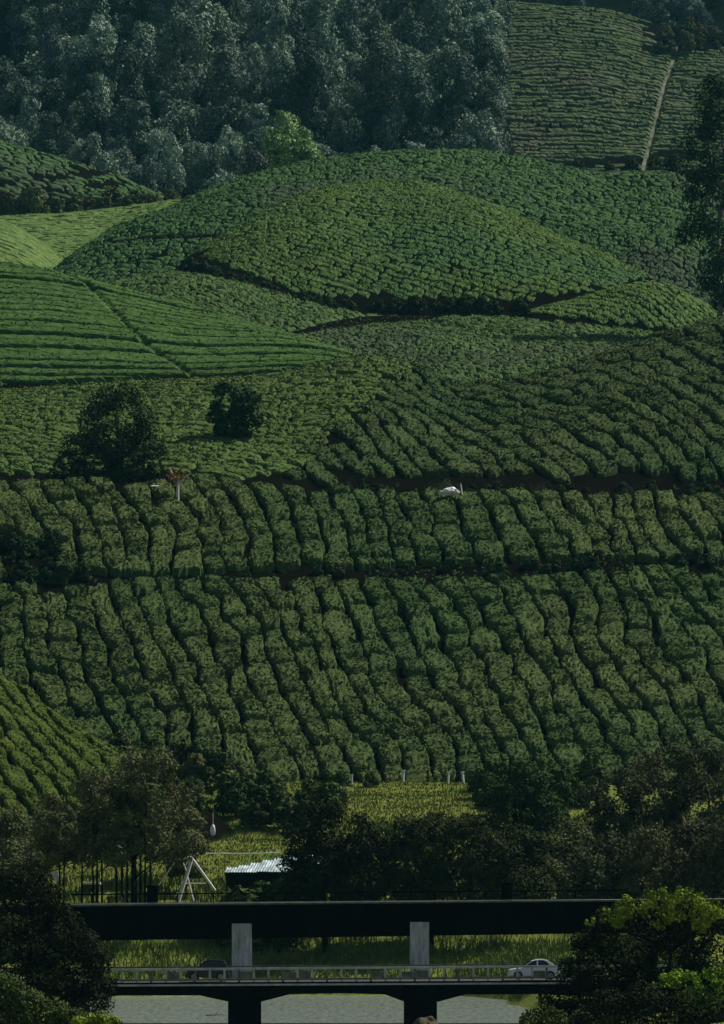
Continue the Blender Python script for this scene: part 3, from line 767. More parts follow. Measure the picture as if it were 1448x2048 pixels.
# light green tree and scrub at the foot of the forest
for (u, w, mt, lab) in ((570, 1.0, 'crown_bright', 'light green tree at the foot of the forest'), (612, 0.75, 'crown_bright', 'smaller light green tree right of the other light green one'),):
    x = 1440 * (u - 724) / FPX
    zb = HC + 1440 * (V0 - 345) / FPX - 1
    put_tree('round_tree', FP[6], (x, 1440, zb), lab, scale=1.05 * w, crown_mat=M[mt])
x = 1535 * (72 - 724) / FPX
put_tree('flowering_tree', FP[5], (x, 1527, float(S['J'].z(x, 1527)) + 12), 'pale yellow-green tree among dark trees at the left of the forest', scale=0.6, crown_mat=M['crown_bright'])
r = random.Random(5)
for i in range(26):   # brown scrub below the terraces, far left
    u = r.uniform(-20, 360); D = r.uniform(1436, 1446)
    vb = np.interp(u, [0, 230, 360], [432, 424, 410]) - r.uniform(-4, 16)
    z = HC + D * (V0 - vb) / FPX
    put_tree('scrub_bush', SHR[i % 3], (D * (u - 724) / FPX, D, z - 2.5), 'dull brown scrub bush between the bright meadow and the far left terraces', 'bush', 'brown scrub bushes above the bright meadow', r.uniform(0.8, 1.5), crown_mat=M['crown_olive'])
for i in range(12):
    u = r.uniform(880, 1340); D = r.uniform(1388, 1410)
    if 985 < u < 1130: continue
    z = HC + D * (V0 - np.interp(u, [880, 1130, 1340], [306, 332, 328])) / FPX
    put_tree('hedge_bush', SHR[i % 3], (D * (u - 724) / FPX, D, z - 3.2), 'dark bush in the hedge line along the foot of the far striped field', 'bush', 'dark hedge bushes below the far field', r.uniform(0.7, 1.0))
for i in range(40):   # dark trees on the mountainside above the far field
    u = r.uniform(960, 1480); v = r.uniform(-90, min(48, (u - 960) * 0.12))
    D = 2075 + (60 - v) * 1.6
    x = D * (u - 724) / FPX
    put_tree('mountain_tree', FP[5 + i % 3], (x, D, HC + D * (V0 - v) / FPX - 8), 'dark blue-green tree on the mountainside above the far striped field', 'tree', 'dark trees along the top right edge', r.uniform(0.7, 1.1), crown_mat=M['crown_forest2'])
for i in range(22):   # scrub at the head of the pale path
    u = r.uniform(1290, 1470); v = r.uniform(66, 108)
    p = on(S['K'], u, v)
    put_tree('scrub_bush', SHR[i % 3], tuple(p), 'grey-green scrub bush beside the top of the pale path', 'bush', 'scrub bushes at the head of the pale path', r.uniform(0.7, 1.2), crown_mat=M['crown_olive'])

# ---- explicit trees from crown outlines: blobs (u, v, radius px) at a distance D
def outline_tree(name, label, D, base_u, base_z, blobs, nleaf, leaf, mat, bark, seed, r0=0.35, depth=0.6, twigs=0, trunk_top=None, cat='tree', group=None, **kw):
    s = D / FPX
    o = Vector((D * (base_u - 724) / FPX, D, base_z))
    rd = random.Random(seed); bl = []
    for (u, v, rp) in blobs:
        p = px(u, v, D) - o; rr = rp * s
        bl.append((p.x, rd.uniform(-1, 1) * rr * depth, p.z, rr, rr, rr * 0.85))
        for q in range(3):
            a = rd.uniform(0, 6.28)
            bl.append((p.x + rr * .55 * math.cos(a), rd.uniform(-1, 1) * rr * depth * 1.4, p.z + rr * .5 * math.sin(a), rr * .55, rr * .55, rr * .45))
    e = empty(name, tuple(o), label, cat, group)
    top = trunk_top or max(b[2] for b in bl) * 0.85
    link('trunk', trunk_mesh('trunk', top, r0, bl, bark, seed, limbs=min(len(bl), 16)), e)
    link('crown', crown_mesh('crown', bl, nleaf, leaf, mat, seed, **kw), e)
    if twigs:
        V, F = twig_arrays(bl, twigs, 1.6, 0.028, seed + 5)
        t = link('twigs', mesh_from('twigs', V, F, M['twig']), e); t['kind'] = 'stuff'
    return e

# tall tree at the right edge, mid distance
outline_tree('tall_tree', 'very tall dark tree at the right edge in front of the far field', 1036, 1440, HC + 1036 * (V0 - 690) / FPX - 2,
             [(1440, 175, 32), (1425, 215, 40), (1450, 260, 45), (1395, 275, 28), (1365, 305, 26), (1375, 350, 32), (1420, 330, 45), (1385, 400, 30), (1440, 390, 50),
              (1400, 450, 42), (1368, 470, 18), (1450, 460, 50), (1430, 520, 42), (1460, 560, 40), (1418, 560, 22), (1475, 640, 38), (1440, 600, 20)],
             15000, 0.48, M['crown_mid'], M['bark_pale'], 501, r0=0.6, clump=2.0, gaps=-0.05, inner=0.4)
pt = on(S['C'], 235, 962)
outline_tree('round_tree', 'large broad dark tree standing left of the bleached stump on the path', pt.y + 2, 235, pt.z - 1,
             [(205, 800, 34), (250, 795, 34), (190, 840, 34), (270, 850, 44), (160, 895, 36), (220, 880, 50), (290, 900, 38), (140, 930, 30), (200, 930, 44), (260, 930, 44), (305, 940, 22), (230, 955, 30), (105, 950, 16)],
             14000, 0.36, M['crown_mid'], M['bark'], 502, r0=0.5, clump=1.5, gaps=-0.25, inner=0.5)
pt = on(S['C'], 470, 880)
outline_tree('round_tree', 'smaller dark tree on the tea slope right of the large broad one', pt.y, 470, pt.z - 1,
             [(455, 790, 28), (490, 800, 28), (440, 825, 24), (475, 830, 34), (505, 840, 20), (450, 860, 22), (490, 865, 18)],
             6500, 0.36, M['crown_mid'], M['bark'], 503, r0=0.3, clump=1.4, gaps=-0.2, inner=0.5)

X_ = lambda u, D: D * (u - 724) / FPX
# big dark trees in the middle, beside the far bank
def vz(u, D): return float(valley_z(np.array(D * (u - 724) / FPX), np.array(float(D))))
outline_tree('broad_tree', 'black-looking tree right of the shed, left of the widest dark tree', 584, 650, vz(650, 584) - .3,
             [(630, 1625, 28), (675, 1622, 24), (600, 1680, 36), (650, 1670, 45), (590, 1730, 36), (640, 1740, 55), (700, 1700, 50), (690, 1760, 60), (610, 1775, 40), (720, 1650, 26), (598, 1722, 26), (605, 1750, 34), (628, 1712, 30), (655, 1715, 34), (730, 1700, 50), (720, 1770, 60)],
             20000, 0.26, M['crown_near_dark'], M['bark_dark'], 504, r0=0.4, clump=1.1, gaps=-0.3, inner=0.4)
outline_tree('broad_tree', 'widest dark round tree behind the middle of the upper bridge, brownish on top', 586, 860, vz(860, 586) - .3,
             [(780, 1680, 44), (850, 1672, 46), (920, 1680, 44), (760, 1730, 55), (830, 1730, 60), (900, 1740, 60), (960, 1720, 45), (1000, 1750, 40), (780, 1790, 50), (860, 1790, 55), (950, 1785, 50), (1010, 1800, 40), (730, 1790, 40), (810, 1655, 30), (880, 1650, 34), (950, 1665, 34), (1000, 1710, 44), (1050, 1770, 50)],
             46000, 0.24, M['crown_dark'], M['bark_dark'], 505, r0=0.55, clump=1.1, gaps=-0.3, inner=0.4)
outline_tree('leafy_tree', 'dark tree with light leaf clusters at the foot of the slope right of the meadow', 650, 1030, vz(1030, 650) - .3,
             [(1035, 1548, 30), (1000, 1572, 36), (950, 1660, 40), (1100, 1640, 40), (1110, 1720, 50), (1020, 1750, 60), (1090, 1780, 60), (1070, 1565, 34), (970, 1600, 26), (1030, 1610, 46), (1090, 1610, 30), (990, 1650, 36), (1060, 1660, 50), (1020, 1700, 46), (1100, 1680, 36), (1080, 1730, 50)],
             36000, 0.28, M['crown_shrub'], M['bark_dark'], 506, r0=0.4, clump=1.6, gaps=-0.2, inner=0.55)
outline_tree('dark_bush', 'dark rounded bush filling the gap between the widest dark tree and the thicket', 600, 1040, vz(1040, 600) - .3,
             [(1000, 1690, 34), (1040, 1680, 36), (1080, 1695, 34), (1010, 1730, 44), (1070, 1740, 44), (1030, 1780, 44)], 13000, 0.26, M['crown_dark'], M['bark_dark'], 507, r0=0.2, clump=1.0, gaps=-0.3, inner=0.4, cat='bush')
# the brownish twiggy trees on the right
tw = [(1130, 1640, 1150, 622), (1195, 1570, 1200, 628), (1255, 1535, 1260, 618), (1310, 1500, 1310, 630), (1365, 1480, 1370, 615), (1425, 1470, 1420, 625), (1480, 1500, 1480, 610), (1160, 1700, 1165, 600), (1235, 1670, 1240, 604), (1310, 1650, 1310, 598), (1390, 1640, 1390, 602), (1455, 1630, 1455, 596), (1085, 1720, 1090, 598)]
for i, (u, vt, bu, D) in enumerate(tw):
    bl = []
    rd = random.Random(600 + i)
    for k in range(14):
        t = k / 13; bl.append((u + rd.uniform(-45, 45) * (0.5 + t), vt + 26 + t * (1790 - vt) * 0.92, rd.uniform(24, 40) + 12 * t))
    outline_tree('twiggy_tree', ('brownish half-bare tree in the right thicket, ' + ['behind the dark leafy tree', 'second from the leafy tree', 'rising over the foot of the tea slope', 'with pale bare branches at its top', 'tallest of the thicket', 'near the right edge', 'cut by the right edge', 'low behind the bridge end', 'low in the middle of the thicket', 'low below the pale-branched one', 'low above the yellow-topped tree', 'lowest at the right edge', 'lowest and farthest left'][i]),
                 D, bu, vz(bu, D) - .3, bl, 15000, 0.27, M['crown_brown'] if i % 3 else M['crown_olive'], M['bark'], 600 + i, r0=0.22, depth=0.8, twigs=900, clump=0.9, gaps=0.0, inner=0.3,
                 group='twiggy trees of the right-hand thicket')

# grove at the left: bare dark trunks carrying one thin canopy
poles = [(119, 1692, 589), (128, 1735, 586), (164, 1690, 592), (186, 1725, 588), (194, 1691, 598), (204, 1691, 590), (233, 1700, 594), (244, 1695, 601), (254, 1700, 588), (268, 1702, 591), (281, 1705, 596), (290, 1708, 587), (301, 1712, 593)]
for i, (u, vt, D) in enumerate(poles):
    s = D / FPX
    gz = vz(u, D) - 0.3
    o = Vector((D * (u - 724) / FPX, D, gz))
    rd = random.Random(700 + i); bl = []
    topv = np.interp(u, [110, 160, 230, 300, 330], [1600, 1560, 1510, 1490, 1500]) + rd.uniform(-10, 25)
    off = np.interp(u, [119, 200, 301], [10, 20, 60])
    for k in range(9):
        t = k / 8.0
        uu = u + rd.uniform(-38, 38) + off * rd.uniform(0, 1.2); vv = topv + 18 + (1690 - topv) * t
        p = px(uu, vv, D + rd.uniform(-3, 3)) - o; rr = rd.uniform(18, 32) * s
        bl.append((p.x, p.y, p.z, rr, rr, rr * .85))
    e = empty('slender_tree', tuple(o), ['slender dark-trunked tree, leftmost of the grove', 'short slender tree next to the leftmost trunk', 'slender tree standing alone left of the tan hut', 'slender tree in front of the tan hut', 'slender tree at the right edge of the tan hut, left of a close pair', 'slender tree right of the tan hut, right of a close pair',
               'slender dark tree in the middle of the grove', 'second slender tree of the middle group', 'third slender tree of the middle group', 'thickest trunk of the grove', 'slender tree just right of the thickest trunk', 'slender tree second right of the thickest trunk', 'slender tree rightmost of the grove, above the bridge post'][i], 'tree', 'slender trees of the grove at the left end of the bridge')
    th = 0.36 if i == 9 else 0.13
    link('trunk', trunk_mesh('trunk', (1690 - topv) * s * 0.8 + (HC + D * (V0 - 1690) / FPX - gz), th * 1.3, bl, M['bark_dark'], 700 + i, limbs=8, lean=0.006), e)
    link('crown', crown_mesh('crown', bl, 4200, 0.26, M['crown_olive'], 700 + i, clump=0.9, gaps=-0.1, inner=0.2), e)
    V, F = twig_arrays(bl, 350, 1.2, 0.02, 720 + i)
    t = link('twigs', mesh_from('twigs', V, F, M['twig']), e); t['kind'] = 'stuff'
# scrub trees left of the grove
for i, (u, v, rpx, D) in enumerate([(20, 1660, 50, 612), (75, 1690, 45, 606), (10, 1725, 50, 600), (100, 1650, 36, 618), (345, 1610, 48, 612), (368, 1650, 36, 606), (60, 1740, 40, 598), (372, 1700, 26, 604)]):
    outline_tree('small_tree', ['small olive tree at the left edge above the dark river tree', 'small olive tree left of the grove', 'low olive tree at the left edge', 'olive tree on the near hill foot left of the grove', 'olive tree at the right side of the grove canopy', 'olive tree beside the white bundle', 'lowest olive tree left of the grove', 'low bush-like tree under the white bundle'][i], D, u, vz(u, D) - .3,
                 [(u - 15, v, rpx * .7), (u + 15, v - 10, rpx * .7), (u, v + 30, rpx * .8), (u - 25, v + 40, rpx * .6), (u + 25, v + 40, rpx * .6)], 4800, 0.27, M['crown_olive'], M['bark_dark'], 740 + i, r0=0.15, twigs=200, clump=0.9, gaps=-0.1, inner=0.3)

# shrubs along the foot of the slope
r = random.Random(31)
shrub_pts = []
for u, v in [(250, 1500), (290, 1495), (330, 1500), (370, 1505), (405, 1525), (300, 1530), (350, 1540), (395, 1560), (430, 1550), (440, 1580), (475, 1590), (410, 1595), (460, 1560), (495, 1580), (520, 1600), (550, 1590), (575, 1600), (600, 1610), (560, 1575), (525, 1570), (380, 1600), (610, 1585), (345, 1580), (270, 1515), (320, 1510), (385, 1505), (425, 1520), (450, 1535), (480, 1550), (510, 1560), (545, 1565), (640, 1600), (670, 1592), (500, 1610)]:
    shrub_pts.append((u + r.uniform(-8, 8), v + r.uniform(-5, 5)))
for i, (u, v) in enumerate(shrub_pts):
    D = 640 + (1640 - v) * 0.36
    x = D * (u - 724) / FPX
    zz = HC + D * (V0 - v) / FPX
    zt = max(zz - 2.0, vz(u, D))
    put_tree('shrub', SHR[i % 3], (x, D, min(zt, zz) - 1.2 if zt > zz else zz - 2.5), 'rounded dark green shrub in the belt between the tea slope and the meadow', 'shrub', 'shrubs along the foot of the tea slope', r.uniform(0.55, 0.85), crown_mat=M['crown_olive'] if i % 4 == 0 else None)
for i, u in enumerate([735, 690, 960, 985, 655]):
    p = px(u, 1578, 700)
    put_tree('low_shrub', SHR[i % 3], (p.x, 697, vz(u, 697) - 0.3), ['small round shrub on the meadow edge left of the tallest white post', 'low shrub beside the leftmost white post', 'low shrub right of the last white post', 'low shrub at the foot of the leafy tree', 'brownish low shrub at the end of the shrub belt'][i], 'shrub', None, 0.42)

r = random.Random(78)
for i in range(60):
    t = r.random(); u = 370 + t * 680; v = np.interp(u, [350, 380, 500, 600, 700, 870, 1000, 1060], [535, 530, 568, 603, 612, 610, 612, 610]) + r.uniform(-6, 6)
    D = 1052 + (u < 500) * 20; z = HC + D * (V0 - v) / FPX
    put_tree('dark_scrub', SHR[i % 3], (D * (u - 724) / FPX, D, z - 1.6), 'dark scrub bush in the shaded gully at the foot of the dome hill', 'bush', 'dark scrub at the foot of the dome hill', r.uniform(0.35, 0.6), crown_mat=M['crown_mid'])
r = random.Random(77)
for i in range(44):
    if i < 30: u = r.uniform(0, 1440); v = float(path_v(u)) - r.uniform(10, 22)
    else: u = r.uniform(0, 130); v = r.uniform(1075, 1150)
    if 250 < u < 440: continue
    p = on(S['B'], u, v)
    put_tree('dark_scrub', SHR[i % 3], (p.x, p.y, p.z - .6), 'untrimmed dark scrub bush growing on the bank of the middle path', 'bush', 'dark scrub along the middle path', r.uniform(0.3, 0.55), crown_mat=M['crown_mid'])
for i in range(40):
    u = r.uniform(380, 1440); p = on(S['C'], u, np.interp(u, [380, 560, 1440], [968, 975, 985]) - r.uniform(-3, 8))
    put_tree('dark_scrub', SHR[i % 3], (p.x, p.y, p.z - 1.2), 'untrimmed dark scrub bush on the shaded bank above the upper path', 'bush', 'dark scrub along the upper path', r.uniform(0.28, 0.45), crown_mat=M['crown_mid'])
r = random.Random(90)
for i in range(14):
    u = 950 + i * 19 + r.uniform(-6, 6); y = 692 - (i % 3) * 9
    put_tree('shrub', SHR[i % 3], (X_(u, y), y, vz(u, y) - 0.6), f'dark shrub at the slope foot right of the last white post, {ordinal(i)} from left', 'shrub', 'shrubs behind the leafy tree', r.uniform(0.6, 0.95))
# foreground river trees
outline_tree('riverside_tree', 'nearly black tree at the lower left in front of the bridge ends', 440, 60, 3.0,
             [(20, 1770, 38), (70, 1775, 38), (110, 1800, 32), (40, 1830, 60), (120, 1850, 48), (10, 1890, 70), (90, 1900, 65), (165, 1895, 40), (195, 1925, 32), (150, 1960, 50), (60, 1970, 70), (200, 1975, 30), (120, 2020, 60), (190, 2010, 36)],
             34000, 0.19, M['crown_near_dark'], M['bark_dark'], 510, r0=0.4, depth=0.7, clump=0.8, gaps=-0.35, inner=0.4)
outline_tree('riverside_bush', 'green bush with yellow tips in the lower left corner', 400, 60, 2.0,
             [(10, 1985, 40), (50, 2010, 40), (100, 2030, 40), (20, 2050, 50), (150, 2050, 34)],
             14000, 0.17, M['crown_shrub'], M['bark_dark'], 511, r0=0.15, clump=0.5, gaps=-0.3, inner=0.5, cat='bush')
outline_tree('riverside_bush', 'small yellow-green bush at the water edge by the bottom of the picture, left', 396, 205, 1.5,
             [(160, 2048, 16), (200, 2042, 20), (225, 2050, 18), (180, 2060, 24)],
             2600, 0.16, M['crown_yellow'], M['bark_dark'], 512, r0=0.1, clump=0.5, gaps=-0.2, inner=0.5, cat='bush')
outline_tree('riverside_tree', 'nearly black tree at the lower right hiding the bridge ends', 432, 1300, 3.0,
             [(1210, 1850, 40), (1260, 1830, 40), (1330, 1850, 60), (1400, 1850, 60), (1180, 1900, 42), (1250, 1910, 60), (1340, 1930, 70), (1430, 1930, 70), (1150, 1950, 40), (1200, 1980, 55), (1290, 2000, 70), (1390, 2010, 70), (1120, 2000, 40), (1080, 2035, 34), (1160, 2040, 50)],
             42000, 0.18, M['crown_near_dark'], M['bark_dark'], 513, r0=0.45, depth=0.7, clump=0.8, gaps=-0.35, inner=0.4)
outline_tree('yellow_topped_tree', 'tree with a bright yellow-green crown top above the lower right corner', 424, 1340, 3.0,
             [(1345, 1795, 30), (1310, 1800, 26), (1380, 1800, 28), (1250, 1812, 22), (1210, 1830, 16), (1425, 1820, 24), (1350, 1810, 36), (1285, 1808, 20), (1180, 1845, 10), (1240, 1835, 20), (1400, 1840, 26), (1320, 1836, 26)],
             9000, 0.16, M['crown_yellow'], M['bark_dark'], 514, r0=0.25, clump=0.7, gaps=0.08, inner=0.25)
outline_tree('yellow_leaved_bush', 'yellow-green bush low at the right edge under the black tree', 392, 1380, 2.5,
             [(1345, 1955, 22), (1380, 1960, 20), (1310, 1985, 20), (1395, 1990, 24), (1430, 1945, 22), (1370, 2000, 24), (1420, 2000, 24), (1400, 2030, 28), (1448, 1975, 26), (1300, 2010, 12)],
             7500, 0.17, M['crown_yellow'], M['bark_dark'], 515, r0=0.15, clump=0.55, gaps=0.1, inner=0.6, cat='bush')
outline_tree('riverside_bush', 'black undergrowth filling the lower right corner', 388, 1330, 2.0,
             [(1220, 2010, 40), (1290, 2010, 50), (1360, 2020, 50), (1440, 2020, 50), (1180, 2050, 40), (1260, 2060, 40), (1340, 2060, 40), (1430, 2060, 40)],
             12000, 0.17, M['crown_near_dark'], M['bark_dark'], 517, r0=0.15, clump=0.6, gaps=-0.4, inner=0.3, cat='bush')
outline_tree('riverside_bush', 'low dark bush at the water edge near the bottom, right', 405, 1100, 1.0,
             [(1060, 2045, 20), (1110, 2040, 26), (1160, 2050, 26)],
             4000, 0.16, M['crown_shrub'], M['bark_dark'], 516, r0=0.1, clump=0.5, gaps=0.0, inner=0.5, cat='bush')

# ------------------------------------------------------------------ reeds and meadow tufts
def blades(name, pts, hgt, wdt, mat, label, seed, lean=0.3):
    r = np.random.default_rng(seed); n = len(pts)
    P = np.array(pts); a = r.uniform(0, math.pi, n)
    side = np.stack([np.cos(a), np.sin(a) * 0.4, np.zeros(n)], -1)
    h = hgt * r.uniform(0.5, 1.2, (n, 1)); w = wdt * r.uniform(0.6, 1.3, (n, 1))
    ln = r.normal(size=(n, 3)) * lean; ln[:, 2] = 0
    up = np.array([[0, 0, 1.0]])
    V = np.stack([P - side * w, P + side * w, P + up * h * .6 + ln * h * .35 + side * w * .8, P + up * h * .6 + ln * h * .35 - side * w * .8, P + up * h * 0.98 + ln * h * 1.1], 1).reshape(-1, 3)
    i = np.arange(n)[:, None] * 5
    F = np.concatenate([i + np.array([[0, 1, 2]]), i + np.array([[0, 2, 3]]), i + np.array([[3, 2, 4]])])
    o = link(name, mesh_from(name, V, F, mat)); tag(o, label, kind='stuff'); return o

r = np.random.default_rng(41)
def scatter(n, x0, x1, y0, y1, dens=None):
    x = r.uniform(x0, x1, n); y = r.uniform(y0, y1, n)
    if dens is not None:
        k = dens(x, y) > r.random(n); x, y = x[k], y[k]
    z = valley_z(x, y)
    k = z > 0.1
    return np.stack([x[k], y[k], z[k] - 0.05], -1)
blades('reeds', scatter(60000, -36, 36, 534, 612, lambda x, y: 0.35 + 0.65 * (vnoise(x, y, None, 3.0, 9) > -0.2)), 1.15, 0.06, M['reed'], 'tall yellow-green reeds on the far river bank', 42)
blades('meadow_grass', scatter(70000, -36, 30, 612, 706), 0.38, 0.06, M['grass_meadow'], 'rough grass of the meadow below the tea slope', 43)
blades('bank_grass', scatter(16000, -40, 40, 380, 470), 0.8, 0.05, M['crown_near_dark'], 'dark grass on the near river banks', 44)

# ------------------------------------------------------------------ building helpers
class MB:
    def __init__(s): s.V, s.F = [], []
    def box(s, x0, x1, y0, y1, z0, z1, zr=None):
        """zr: (z0 at x1, z1 at x1) for a graded beam"""
        b = len(s.V); za, zb = zr if zr else (z0, z1)
        s.V += [(x0, y0, z0), (x1, y0, za), (x1, y1, za), (x0, y1, z0), (x0, y0, z1), (x1, y0, zb), (x1, y1, zb), (x0, y1, z1)]
        s.F += [tuple(b + i for i in f) for f in ((0, 3, 2, 1), (4, 5, 6, 7), (0, 1, 5, 4), (1, 2, 6, 5), (2, 3, 7, 6), (3, 0, 4, 7))]
        return s
    def tube(s, p0, p1, r0, r1=None, seg=8): tube(s.V, s.F, p0, p1, r0, r1 or r0, seg); return s
    def extrude(s, pts, y0, y1):
        """pts: list of (x,z), counter-clockwise seen from -Y"""
        b = len(s.V); n = len(pts)
        s.V += [(x, y0, z) for x, z in pts] + [(x, y1, z) for x, z in pts]
        s.F.append(tuple(b + i for i in range(n))); s.F.append(tuple(b + n + i for i in reversed(range(n))))
        for i in range(n):
            j = (i + 1) % n; s.F.append((b + i, b + n + i, b + n + j, b + j))
        return s
    def build(s, name, mat, parent=None, origin=(0, 0, 0), bevel=0.0, smooth=False):
        o3 = np.array(origin)
        me = mesh_from(name, np.array(s.V) - o3, s.F, mat, smooth)
        o = link(name, me, parent)
        if bevel:
            m = o.modifiers.new('bevel', 'BEVEL'); m.width = bevel; m.segments = 2; m.limit_method = 'ANGLE'
        return o

def X(u, D): return D * (u - 724) / FPX
def Zv(v, D): return HC + D * (V0 - v) / FPX

# ------------------------------------------------------------------ upper bridge
DU = 478.0
ub_ = empty('upper_bridge', (0, DU, 0), 'dark upper bridge with a deep black girder on two concrete piers', 'bridge')
OU = (0, DU, 0)
def zu(v_at_150, v_at_1000, u): return Zv(v_at_150 + (v_at_1000 - v_at_150) * (u - 150) / 850.0, DU)
uL, uR = -400, 1800
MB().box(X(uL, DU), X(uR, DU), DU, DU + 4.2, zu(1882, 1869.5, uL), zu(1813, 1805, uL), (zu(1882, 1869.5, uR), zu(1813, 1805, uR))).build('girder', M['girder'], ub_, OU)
MB().box(X(uL, DU), X(uR, DU), DU - 0.25, DU + 4.45, zu(1813, 1805, uL) + .003, zu(1809, 1801.5, uL), (zu(1813, 1805, uR) + .003, zu(1809, 1801.5, uR))).build('deck_edge', M['rail_dim'], ub_, OU)
MB().box(X(uL, DU), X(1200, DU), DU - 0.29, DU - 0.2, zu(1808.5, 1801, uL), zu(1806.5, 1799.5, uL), (zu(1808.5, 1801, 1200), zu(1806.5, 1799.5, 1200))).build('kerb_rail', M['rail'], ub_, OU)
for u in (183, 218, 254, 330, 355, 390, 427, 470, 520, 570, 620, 670, 720, 770, 820, 870, 920, 970, 1050, 1100, 1150):
    MB().box(X(u, DU) - .06, X(u, DU) + .06, DU - 0.12, DU, zu(1808.8, 1801.2, u), zu(1788, 1781, u)).build('rail_post', M['girder'], ub_, OU)
MB().box(X(140, DU), X(1250, DU), DU - 0.10, DU - .02, zu(1790.5, 1783.5, 140), zu(1788, 1781, 140), (zu(1790.5, 1783.5, 1250), zu(1788, 1781, 1250))).build('handrail', M['girder'], ub_, OU)
for u in (305, 1013):
    MB().box(X(u, DU) - .5, X(u, DU) + .5, DU - 0.22, DU + .5, zu(1808.8, 1801.2, u), zu(1776, 1769, u)).box(X(u, DU) - .58, X(u, DU) + .58, DU - .3, DU + .58, zu(1776, 1769, u) + .003, zu(1772, 1765, u)).build('parapet_block', M['girder'], ub_, OU, bevel=.03)
for (u0, u1, vt) in ((464, 503.5, 1847), (820, 858, 1844)):
    p = MB().box(X(u0, DU), X(u1, DU), DU - .6, DU + 1.2, -2, Zv(vt, DU)).build('pier', M['concrete'], ub_, OU, bevel=.04)
    MB().box(X(u0, DU) + .03, X(u1, DU) - .03, DU - .606, DU - .6005, Zv(1914, DU), Zv(1912.6, DU)).build('joint', M['girder'], p)
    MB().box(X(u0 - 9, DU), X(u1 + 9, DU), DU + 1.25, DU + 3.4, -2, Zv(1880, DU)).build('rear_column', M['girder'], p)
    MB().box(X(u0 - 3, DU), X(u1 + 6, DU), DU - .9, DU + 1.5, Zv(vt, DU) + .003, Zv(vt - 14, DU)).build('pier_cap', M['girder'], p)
for k_ in range(24):
    u = 120 + k_ * 52
    MB().box(X(u, DU) - .05, X(u, DU) + .05, DU - .16, DU - .003, zu(1880, 1867.5, u), zu(1814, 1806, u)).build('stiffener', M['girder'], ub_, OU)
# ------------------------------------------------------------------ lower road bridge
DL = 465.0
lb = empty('road_bridge', (0, DL, 0), 'low road bridge with a pale balustrade and haunched black beams over the river', 'bridge')
OL = (0, DL, 0)
def zl(va, vb, u): return Zv(va + (vb - va) * (u - 230) / 890.0, DL)
def lbeam(name, v0, v1, y0, y1, mat, dz=0.0, ua=-400, ue=1800):
    """v0/v1: (left, right) photo rows of bottom and top"""
    return MB().box(X(ua, DL), X(ue, DL), y0, y1, zl(*v0, ua) + dz, zl(*v1, ua), (zl(*v0, ue) + dz, zl(*v1, ue))).build(name, mat, lb, OL)
lbeam('top_rail', (1942, 1935), (1937.5, 1930.5), DL, DL + .22, M['rail'])
lbeam('lower_rail', (1963, 1956.5), (1959, 1952.5), DL + .02, DL + .2, M['rail_dim'])
lbeam('deck_edge', (1973, 1968), (1969, 1964.5), DL - .12, DL + .3, M['rail'])
lbeam('kerb', (1969, 1964.5), (1965.5, 1961), DL - .02, DL + .26, M['girder'], 0.003)
lbeam('deck', (1978, 1973), (1966, 1961.5), DL + .303, DL + 8.5, M['asphalt'])
lbeam('far_rail', (1941, 1934), (1938, 1931), DL + 8.3, DL + 8.5, M['rail_dim'])
k = 0
for u in np.arange(-20, 1480, 29.3):
    k += 1
    MB().box(X(u, DL) - .10, X(u, DL) + .10, DL + .04, DL + .18, zl(1965.5, 1961, u) + .003, zl(1941, 1934, u) - .003).build('baluster', M['rail'] if k % 3 else M['rail_dim'], lb, OL)
# solid balustrade panels where the parapet is closed
for (a, b) in ():
    MB().box(X(a, DL), X(b, DL), DL + .06, DL + .16, zl(1958, 1952, a), zl(1944, 1937, a)).build('balustrade_panel', M['rail_dim'], lb, OL)
rp = random.Random(12); us_ = np.arange(-20, 1480, 29.3)
for a_ in us_:
    if 236 < a_ < 1090 and rp.random() < 0.45:
        MB().box(X(a_, DL) + .12, X(a_ + 29.3, DL) - .12, DL + .07, DL + .15, zl(1958.6, 1952, a_), zl(rp.choice((1944, 1947, 1950)), rp.choice((1938, 1941, 1944)), a_)).build('balustrade_panel', M['rail_dim'], lb, OL)
# haunched beams
def beam(us, vs_):
    pts = [(X(us[0], DL), zl(1973.2, 1968.2, us[0]))] + [(X(u, DL), Zv(v, DL)) for u, v in zip(us, vs_)] + [(X(us[-1], DL), zl(1973.2, 1968.2, us[-1]))]
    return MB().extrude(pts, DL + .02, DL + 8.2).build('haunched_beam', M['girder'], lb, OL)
beam([-400, 150, 240, 400, 455], [2000, 2000, 1991, 1991, 2003])
beam([520, 580, 690, 770, 808], [2004, 1988.5, 1986.5, 1989, 2003])
beam([875, 930, 1080, 1200, 1800], [2004, 1989, 1988, 1995, 2000])
for (a, b) in ((456, 519), (809, 874)):
    p = MB().box(X(a, DL), X(b, DL), DL + .1, DL + 8.0, -2, zl(1973.2, 1968.2, a)).build('river_pier', M['girder'], lb, OL)
    MB().box(X(a - 6, DL), X(b + 6, DL), DL - .3, DL + 8.4, -2, Zv(2042, DL)).build('pier_footing', M['girder'], p)
    MB().box(X(a + 22, DL), X(b - 8, DL), DL - .02, DL + .095, Zv(2008, DL), Zv(2006, DL)).build('bearing_ledge', M['rail'], p)

